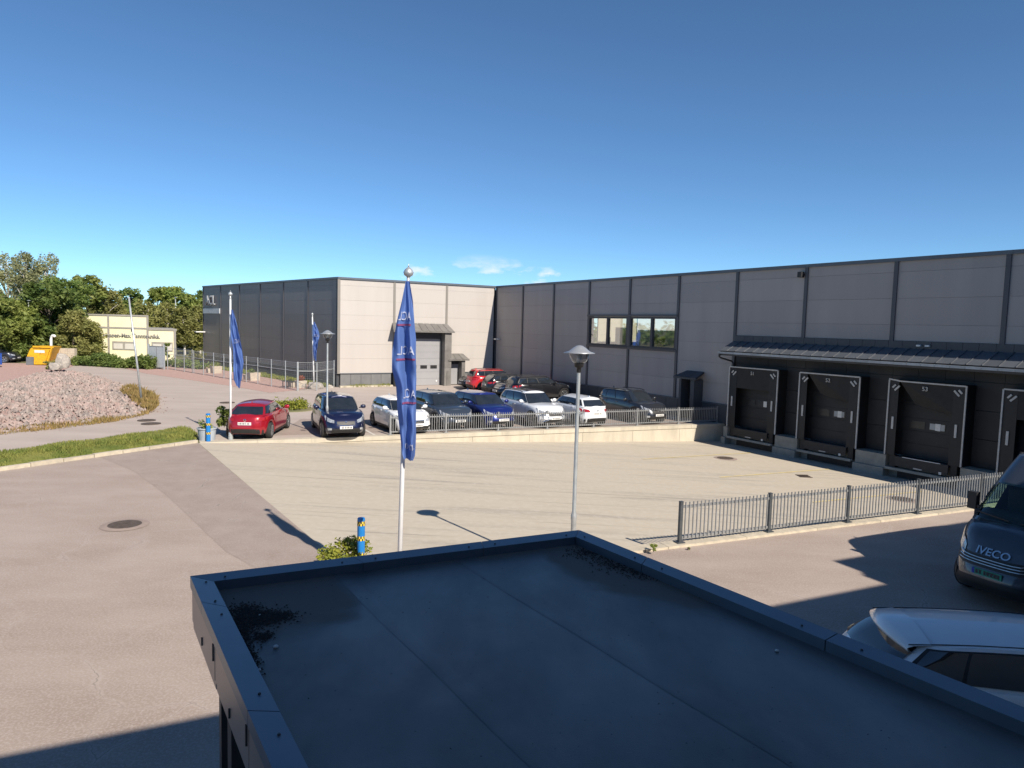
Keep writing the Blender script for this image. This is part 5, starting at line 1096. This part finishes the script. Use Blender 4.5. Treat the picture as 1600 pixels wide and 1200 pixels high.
pq = G(489, 607); boulder(pq + Vector((.2, .2, .15)), .62, .45, .35, 'pale boulder at the foot of the distant flagpole', 7); boulder(pq + Vector((-.75, .2, .1)), .25, .25, .25, 'small brown stone left of the distant flagpole', 9); boulder(pq + Vector((1.1, .5, .08)), .3, .22, .2, 'small pale stone right of the distant flagpole', 10)

# ------------------------------------------------------------------ planters, bench, wire fence, gate by the dark wall
for i, (x, y, w, lab, pl) in enumerate(((329, 583, .55, 'small concrete planter, left one of the far pair behind the wire fence', 'leaf_olive'), (338, 583.5, .85, 'concrete planter with thin plant, right one of the far pair', 'leaf_green'), (388, 594, .55, 'small concrete planter, left one of the middle pair', 'leaf_yellow'), (397, 595, .85, 'concrete planter with a bushy plant, right one of the middle pair', 'leaf_dark'), (459, 606, .5, 'small concrete planter, left one of the nearest pair by the fence corner', 'leaf_yellow'), (471, 606.5, .7, 'concrete planter with red leaved plant by the fence corner', 'leaf_red'))):
    p = G(x, y) + u * .3; p.z = 0; root = empty('concrete_planter', p, lab, 'planter', 'concrete planters by the dark wall', rz=math.atan2(dd.y, dd.x)); h = w * .75
    b = MB(); a0, a1 = w / 2, w / 2 * .86; b.hexa([(-a1, -a1, 0), (a1, -a1, 0), (a1, a1, 0), (-a1, a1, 0), (-a0, -a0, h), (a0, -a0, h), (a0, a0, h), (-a0, a0, h)]); b.build('box', 'planter_concrete', root, local=True)
    random.seed(50 + i); b = MB()
    for _ in range(5): leafball(b, Vector((random.uniform(-.25, .25) * w, random.uniform(-.25, .25) * w, h + random.uniform(.05, .25))), .2 * w + .05, 60, .07)
    b.build('plant', pl, root, local=True)
p = G(451, 606) + u * .35; p.z = 0; root = empty('bench', p, 'dark slatted bench in front of the dark wall by the planters', 'bench', rz=math.atan2(dd.y, dd.x))
for k in range(4): MB().box((0, -.18 + .12 * k, .45), (1.1, .09, .04)).build('slat', 'dark_metal', root, local=True)
for x in (-.45, .45):
    for y in (-.15, .15): MB().box((x, y, .215), (.05, .05, .43)).build('leg', 'dark_metal', root, local=True)
wirecache = {}
def wirefence(pts, hgt, label, name='wire_fence', nbar=2, meshpitch=.12):
    root = empty(name, pts[0], label, 'fence', 'wire fences')
    for a in pts: MB().tube([a, a + UP * (hgt + .05)], .035, 8).build('post', 'galvanised', root)
    for a, c in zip(pts, pts[1:]):
        MB().tube([a + UP * hgt, c + UP * hgt], .012, 5).build('top_wire', 'galvanised', root); MB().tube([a + UP * hgt * .70, c + UP * hgt * .70], .024, 6).build('rail', 'galvanised', root)
        b = MB(); L = (c - a).length; n = int(L / meshpitch); th = .0022
        for k in range(1, n): q = lerp(a, c, k / n); b.box(q + UP * (hgt / 2), (th * 2, th * 2, hgt - .06))
        n2 = int(hgt / meshpitch)
        for k in range(1, n2): b.bar(a + UP * (hgt * k / n2), c + UP * (hgt * k / n2), th * 2, th * 2)
        tag(b.build('wire_mesh', 'galvanised', root), kind='stuff')
    return root
fpx = [(464.5, 610.5), (446, 607.5), (424, 604), (403, 600), (385, 597), (366, 594), (350, 591.5), (334, 588.5), (318, 586), (303, 583.5)]
wirefence([G(x, y) for x, y in fpx], 1.95, 'long wire mesh fence on the red gravel in front of the dark wall')
wirefence([G(464.5, 610.5) + e * .06, G(495, 610.5), DP(.15, .25, 0)], 1.95, 'short wire fence from the corner post to the building corner')
wirefence([G(303, 583.5) + dd * .4, G(288, 581), G(274, 578.5), G(262, 577.5)], 2.0, 'wire fence with braced posts left of the dark wall')
ga, gb_ = G(233, 575.5), G(257, 577.5); root = empty('fence_gate', ga, 'grey steel gate with close bars at the end of the wire fence', 'gate')
for a in (ga, gb_): MB().box(a + UP * 1.15, (.12, .12, 2.3)).build('post', 'galvanised', root)
for f0, f1 in ((.03, .5), (.52, .97)):
    a, c = lerp(ga, gb_, f0), lerp(ga, gb_, f1); fr = MB(); fr.bar(a + UP * 2.1, c + UP * 2.1, .05, .06); fr.bar(a + UP * .15, c + UP * .15, .05, .06); fr.box(a + UP * 1.12, (.05, .05, 1.95)); fr.box(c + UP * 1.12, (.05, .05, 1.95)); lf = fr.build('leaf_frame', 'fence_steel', root)
    for k in range(1, 16): MB().box(lerp(a, c, k / 16) + UP * 1.12, (.045, .02, 1.9)).build('bar', 'galvanised', lf)

# ------------------------------------------------------------------ cream building, hedge, skip and yard things on the left
cb0 = G(110, 561); cdir = Vector((1, -.1, 0)).normalized(); cnr = Vector((-cdir.y * -1, -1, 0)); cnr = Vector((-.1, -1, 0)).normalized()
cb = empty('cream_building', cb0, 'pale cream industrial building with grey trim beyond the road', 'building')
def CP(px, py, o=0): q = PL(px, py, cb0 + cnr * o, cnr); return q
def CX(px): return (CP(px, 540) - cb0).dot(cdir)
def cbox(x0, x1, z0, z1, o0, o1, name, m_, parent=None): 
    dv = az(-29) * -1; q = [cb0 + cdir * x + dv * o + UP * z for z in (z0, z1) for x, o in ((x0, o1), (x1, o1), (x1, o0), (x0, o0))]
    return MB().hexa(q).build(name, m_, parent or cb)
X0, X1, X2 = CX(95), CX(231), CX(275)
cbox(X0, X1, 0, 4.85, -9, 0, 'main_block', 'cream'); cbox(X1 + .01, X2, 0, 3.45, -8, -.02, 'annex_block', 'cream')
xs_ = [CX(95), CX(170), CX(231)]
for x in xs_: cbox(x - .12, x + .12, 0, 4.86, .0, .05, 'cover_strip', 'cream_trim')
cbox(X0, X1, 3.45, 3.62, 0, .045, 'floor_band', 'cream_trim'); cbox(X0 - .1, X1 + .12, 4.78, 4.95, -9.1, .07, 'roof_edge', 'cream_trim'); cbox(X1 + .14, X2 + .12, 3.38, 3.56, -8.1, .06, 'roof_edge', 'cream_trim'); cbox(X2 - .25, X2 + .01, 0, 3.4, -.02, .05, 'cover_strip', 'cream_trim')
for a, c, y0, y1, nmul in ((120, 145, 533, 545, 2), (175.5, 211, 533, 546, 2), (237, 270, 534, 548, 2)):
    x0, x1 = CX(a), CX(c); z1, z0 = CP(a, y0).z, CP(a, y1).z; fr = cbox(x0, x1, z0, z1, .0, .06, 'window', 'cream_trim')
    for k in range(nmul): w = (x1 - x0) / nmul; cbox(x0 + k * w + .14, x0 + (k + 1) * w - .10, z0 + .1, z1 - .22, .05, .075, 'pane', 'blind', fr)
text_on('Ramsøen-Max Tannteknikk', .62, 'wall_sign', 'sign_text', cb0 + cdir * ((CX(178) + CX(228)) / 2) + cnr * .02 + UP * CP(200, 524.5).z, cdir, cb, thick=.04)
def hedge(a, c, w, h, label, material, seed, n):
    random.seed(seed); root = empty('hedge', a, label, 'hedge', 'hedges'); b = MB(); d = (c - a); L = d.length
    b2 = MB()
    for k in range(int(L / .5)): q = a + d * ((k + .5) / int(L / .5)); b2.tube([q, q + UP * h * .7], [.03, .015], 5)
    b2.build('stems', 'bark', root)
    for k in range(n):
        q = a + d * random.random() + Vector((random.uniform(-w, w) / 2, random.uniform(-w, w) / 2, 0)); t = (q - a).dot(d) / L / L; hh = h * (.85 + .2 * math.sin(t * 11 + seed)); leafball(b, q + UP * random.uniform(.15, hh - .1), .3, 26, .12)
    b.build('foliage', material, root); return root
hedge(G(120, 570.5), G(235, 577), 1.2, 1.15, 'long clipped green hedge in front of the cream building', 'leaf_dark', 4, 420)
hedge(G(262, 572), G(318, 577), 1.0, .8, 'low dark hedge right of the gate', 'leaf_dark', 7, 120)
sp = G(262, 574); shrub(sp, .32, 2.7, 900, .1, 'slim dark cypress in front of the cream building annex', 'shrub', 'leaf_dark', clumps=16, seed=23, name='cypress')
sp = G(308, 575); shrub(sp, .9, 2.3, 800, .12, 'loose pale bush beside the left end of the dark wall', 'shrub', 'leaf_olive', clumps=14, seed=24)
# yellow skip
Yk = G(64, 571).y; sk0 = G(64, 571); root = empty('waste_skip', sk0, 'worn yellow waste compactor skip standing on red gravel', 'skip')
def SK(px, py, dy=0.0): p = D(px, py, Yk); return Vector((p.x, p.y + dy, max(.02, p.z)))
prof_ = [(42, 557), (47, 545), (53, 541), (83, 542), (80, 551), (73, 569.5), (53, 569.5), (53, 558)]
b = MB(); f0 = [SK(x, y) for x, y in prof_]; f1 = [SK(x, y, 2.2) + Vector((-.6, 0, 0)) for x, y in prof_]; nn_ = len(prof_); b.add(f0 + f1, [tuple(reversed(range(nn_))), tuple(range(nn_, 2 * nn_))] + [(i, (i + 1) % nn_, (i + 1) % nn_ + nn_, i + nn_) for i in range(nn_)]); b.build('hopper', 'skip_yellow', root)
b = MB(); q = [SK(x, y, -.02) for x, y in ((41, 557.5), (52.5, 557.5), (52.5, 570.5), (41, 570.5))]; q2 = [p + Vector((0, 2.0, 0)) for p in q]; b.hexa([q[3], q[2], q2[2], q2[3], q[0], q[1], q2[1], q2[0]]); b.build('pump_box', 'skip_grey', root)
b = MB(); b.bar(SK(52, 541.5, -.05), SK(84, 542.5, -.05), .12, .16); b.build('top_rim', 'skip_yellow', root); b = MB(); b.bar(SK(82, 543, -.06), SK(75, 568, -.06), .1, .16, Vector((0, -1, 0))); b.bar(SK(78, 546, -.06), SK(71, 566, -.06), .08, .1, Vector((0, -1, 0))); b.build('side_rib', 'skip_yellow', root)
q = [SK(x, y, -.03) for x, y in ((54, 547), (70, 547.5), (70, 551.5), (54, 551))]; b = MB(); b.add(q, [(3, 2, 1, 0)]); b.build('faded_label', 'white_paint', root)
pp = D(80, 541, Yk + 3); q = [Vector((pp.x, pp.y, 0)), D(80, 530, Yk + 3), D(80.3, 526.5, Yk + 3), D(82, 524.5, Yk + 3), D(84.5, 524.5, Yk + 3), D(86.3, 526.5, Yk + 3)]; root = empty('vent_pipe', q[0], 'white curved vent pipe rising behind the yellow skip', 'pipe'); MB().tube(q, .13, 12).build('pipe', 'pole_white', root, smooth=True)
a, c = G(86, 569), G(119, 569.6); root = empty('concrete_wall', a, 'low pale block wall right of the yellow skip', 'wall')
for j in range(3):
    for i in range(3):
        p, q = lerp(a, c, i / 3 + .004), lerp(a, c, (i + 1) / 3 - .004); MB().bar(p + UP * (.26 + .52 * j), q + UP * (.26 + .52 * j), .5, .51).build('block', 'planter_concrete', root)
a, c = G(-30, 559.5), G(46, 560); root = empty('concrete_wall', a, 'low pale wall behind the dark suv at the left edge', 'wall')
for i in range(5): p, q = lerp(a, c, i / 5 + .003), lerp(a, c, (i + 1) / 5 - .003); MB().bar(p + UP * .55, q + UP * .55, .3, 1.1).build('block', 'planter_concrete', root)
# blue sign post at the very left edge
p = G(-1, 574); root = empty('blue_sign', p, 'blue sign board on a post cut by the left edge', 'sign'); MB().tube([p, p + UP * 3.2], .05, 8).build('post', 'galvanised', root); MB().box(p + Vector((-.35, -.1, 2.9)), (1.0, .06, .75)).build('panel', 'blue_tarp', root); MB().box(p + Vector((-.3, -.1, .75)), (.9, .5, 1.0)).build('panel', 'blue_tarp', root)

# ------------------------------------------------------------------ trees
def tree(px, py_top, Y, rpx, label, material, kind='round', seed=1, leaves=3600, size=.28, zb=.18, bark='bark', group='trees beyond the cream building', depth=1.0):
    leaves = int(leaves * 1.9); size *= .72; random.seed(seed); top = D(px, py_top, Y); base = Vector((top.x, top.y, 0)); h = top.z; r = rpx / FPX * Y; root = empty('tree', base, label, 'tree', group)
    t = MB(); lean = Vector((random.gauss(0, .02) * h, random.gauss(0, .02) * h, 0)); pts = [base + lean * k + UP * (h * .86 * k) for k in (0, .25, .5, .75, 1)]; r0 = .012 * h + .08; t.tube(pts, [r0, r0 * .8, r0 * .6, r0 * .38, r0 * .12], 8)
    cl = []
    nl_ = 70 if kind != 'birch' else 80
    for k in range(nl_):
        f = random.uniform(zb, .97); 
        if kind == 'round': w = r * math.sqrt(max(.04, 1 - ((f - .5) / .55) ** 2))
        elif kind == 'birch': w = r * (.35 + .65 * math.sin(math.pi * min(1, (1 - f) * 1.15 + .05)))
        else: w = r * min(1, (1 - f) * 1.7 + .16)
        a = random.uniform(0, 6.28); q = random.random() ** .45; c = base + lean * f + Vector((math.cos(a) * w * q, math.sin(a) * w * q * depth, h * f)); cl.append((c, f, w))
        if k % 2 == 0:
            f0 = max(.1, f - .16); p0 = base + lean * f0 + UP * (h * f0 * .9); t.tube([p0, lerp(p0, c, .55) + UP * .02 * h, c], [r0 * .34 * (1.1 - f0), r0 * .2, .02], 5)
    t.build('trunk', bark, root)
    b = MB(); per = max(10, leaves // nl_)
    for c, f, w in cl:
        per_ = 1.0; rad = (.14 + .17 * random.random()) * r + .22; fl_ = .75
        if kind == 'birch': 
            rad *= .8; fl_ = 1.5; per_ = .7
        leafball(b, c, rad, int(per * per_ * random.uniform(.4, 1.5)), size, fl_)
    b.build('crown', material, root); return root
T = 'trees beyond the cream building'
for i, (px, py, Y, rp, m_, kd_, lv, sz, lab) in enumerate((
    (8, 398, 82, 26, 'leaf_birch', 'birch', 5200, .20, 'tall thin grey green birch at the left edge'),
    (40, 394, 80, 24, 'leaf_birch', 'birch', 5600, .20, 'tall airy birch, middle of the three at the left'),
    (68, 396, 82, 22, 'leaf_birch', 'birch', 5200, .20, 'tall airy birch leaning over the dark maples'),
    (-10, 462, 70, 46, 'leaf_green', 'round', 5200, .30, 'bright green bushy tree cut by the left edge'),
    (28, 470, 72, 36, 'leaf_green', 'round', 5000, .30, 'bright green tree behind the dark suv'),
    (75, 446, 74, 44, 'leaf_dark', 'round', 6800, .30, 'big dark green maple behind the yellow skip'),
    (108, 438, 78, 42, 'leaf_dark', 'round', 6400, .30, 'dark green maple overhanging the cream building'),
    (132, 500, 73, 24, 'leaf_olive', 'round', 3000, .24, 'olive willow like tree at the corner of the cream building'),
    (112, 486, 71, 26, 'leaf_olive', 'round', 3200, .24, 'dull olive tree in front of the dark maple'),
    (135, 431, 96, 26, 'leaf_green', 'round', 3600, .34, 'rounded green tree above the cream roof, leftmost'),
    (160, 445, 98, 22, 'leaf_olive', 'birch', 3000, .32, 'thin olive birch above the cream roof'),
    (178, 458, 100, 18, 'leaf_olive', 'birch', 2600, .32, 'sparse pale birch beside the leaning pole top'),
    (206, 450, 104, 20, 'leaf_dark', 'round', 3000, .34, 'dark rounded tree behind the leaning pole'),
    (226, 470, 98, 20, 'leaf_olive', 'birch', 2800, .30, 'yellowish birch above the annex roof'),
    (246, 449, 106, 22, 'leaf_green', 'round', 3400, .36, 'high rounded green tree right of the annex'),
    (272, 446, 106, 23, 'leaf_green', 'round', 3400, .36, 'tallest rounded tree left of the dark wall'),
    (300, 452, 104, 22, 'leaf_green', 'round', 3400, .36, 'green tree touching the left end of the dark wall'),
    (262, 476, 94, 20, 'leaf_olive', 'birch', 2800, .30, 'yellow olive birch among the trees by the dark wall'),
    (288, 482, 92, 18, 'leaf_olive', 'birch', 2600, .30, 'olive birch with white stem near the dark wall'),
    (312, 478, 94, 16, 'leaf_olive', 'birch', 2400, .30, 'olive birch half hidden by the dark wall'),
    (325, 455, 112, 22, 'leaf_dark', 'round', 2600, .36, 'dark tree rising just behind the dark wall end'),
    (190, 478, 112, 26, 'leaf_dark', 'round', 2800, .36, 'dark backdrop tree behind the cream building'),
    (160, 470, 116, 26, 'leaf_dark', 'round', 2800, .36, 'dark backdrop tree left of the leaning pole'),
    (240, 482, 116, 26, 'leaf_dark', 'round', 2800, .36, 'dark backdrop tree above the annex'),
    (280, 486, 114, 26, 'leaf_dark', 'round', 2800, .36, 'dark backdrop tree beside the dark wall'))):
    tree(px, py, Y, rp, lab, m_, kd_, 100 + i, lv, sz, zb=.10 if kd_ == 'round' else .22, bark='bark_birch' if kd_ == 'birch' else 'bark')
hedge(D(150, 560, 108).xy.to_3d(), D(325, 560, 108).xy.to_3d(), 2.5, 3.2, 'dark undergrowth along the edge of the wood', 'leaf_dark', 9, 520)
hedge(G(-60, 556), G(130, 557.5), 2.0, 2.6, 'green undergrowth behind the yellow skip', 'leaf_dark', 10, 420)
# distant woodland all round
random.seed(77); b = MB()
for k in range(900):
    a = random.uniform(-1.1, 1.2); d_ = random.uniform(170, 260); leafball(b, Vector((math.sin(a) * d_, math.cos(a) * d_, random.uniform(0, 5.5))), 2.6, 16, 1.1)
tag(b.build('distant_wood', 'leaf_dark'), 'low distant wood along the horizon', 'wood', kind='stuff')
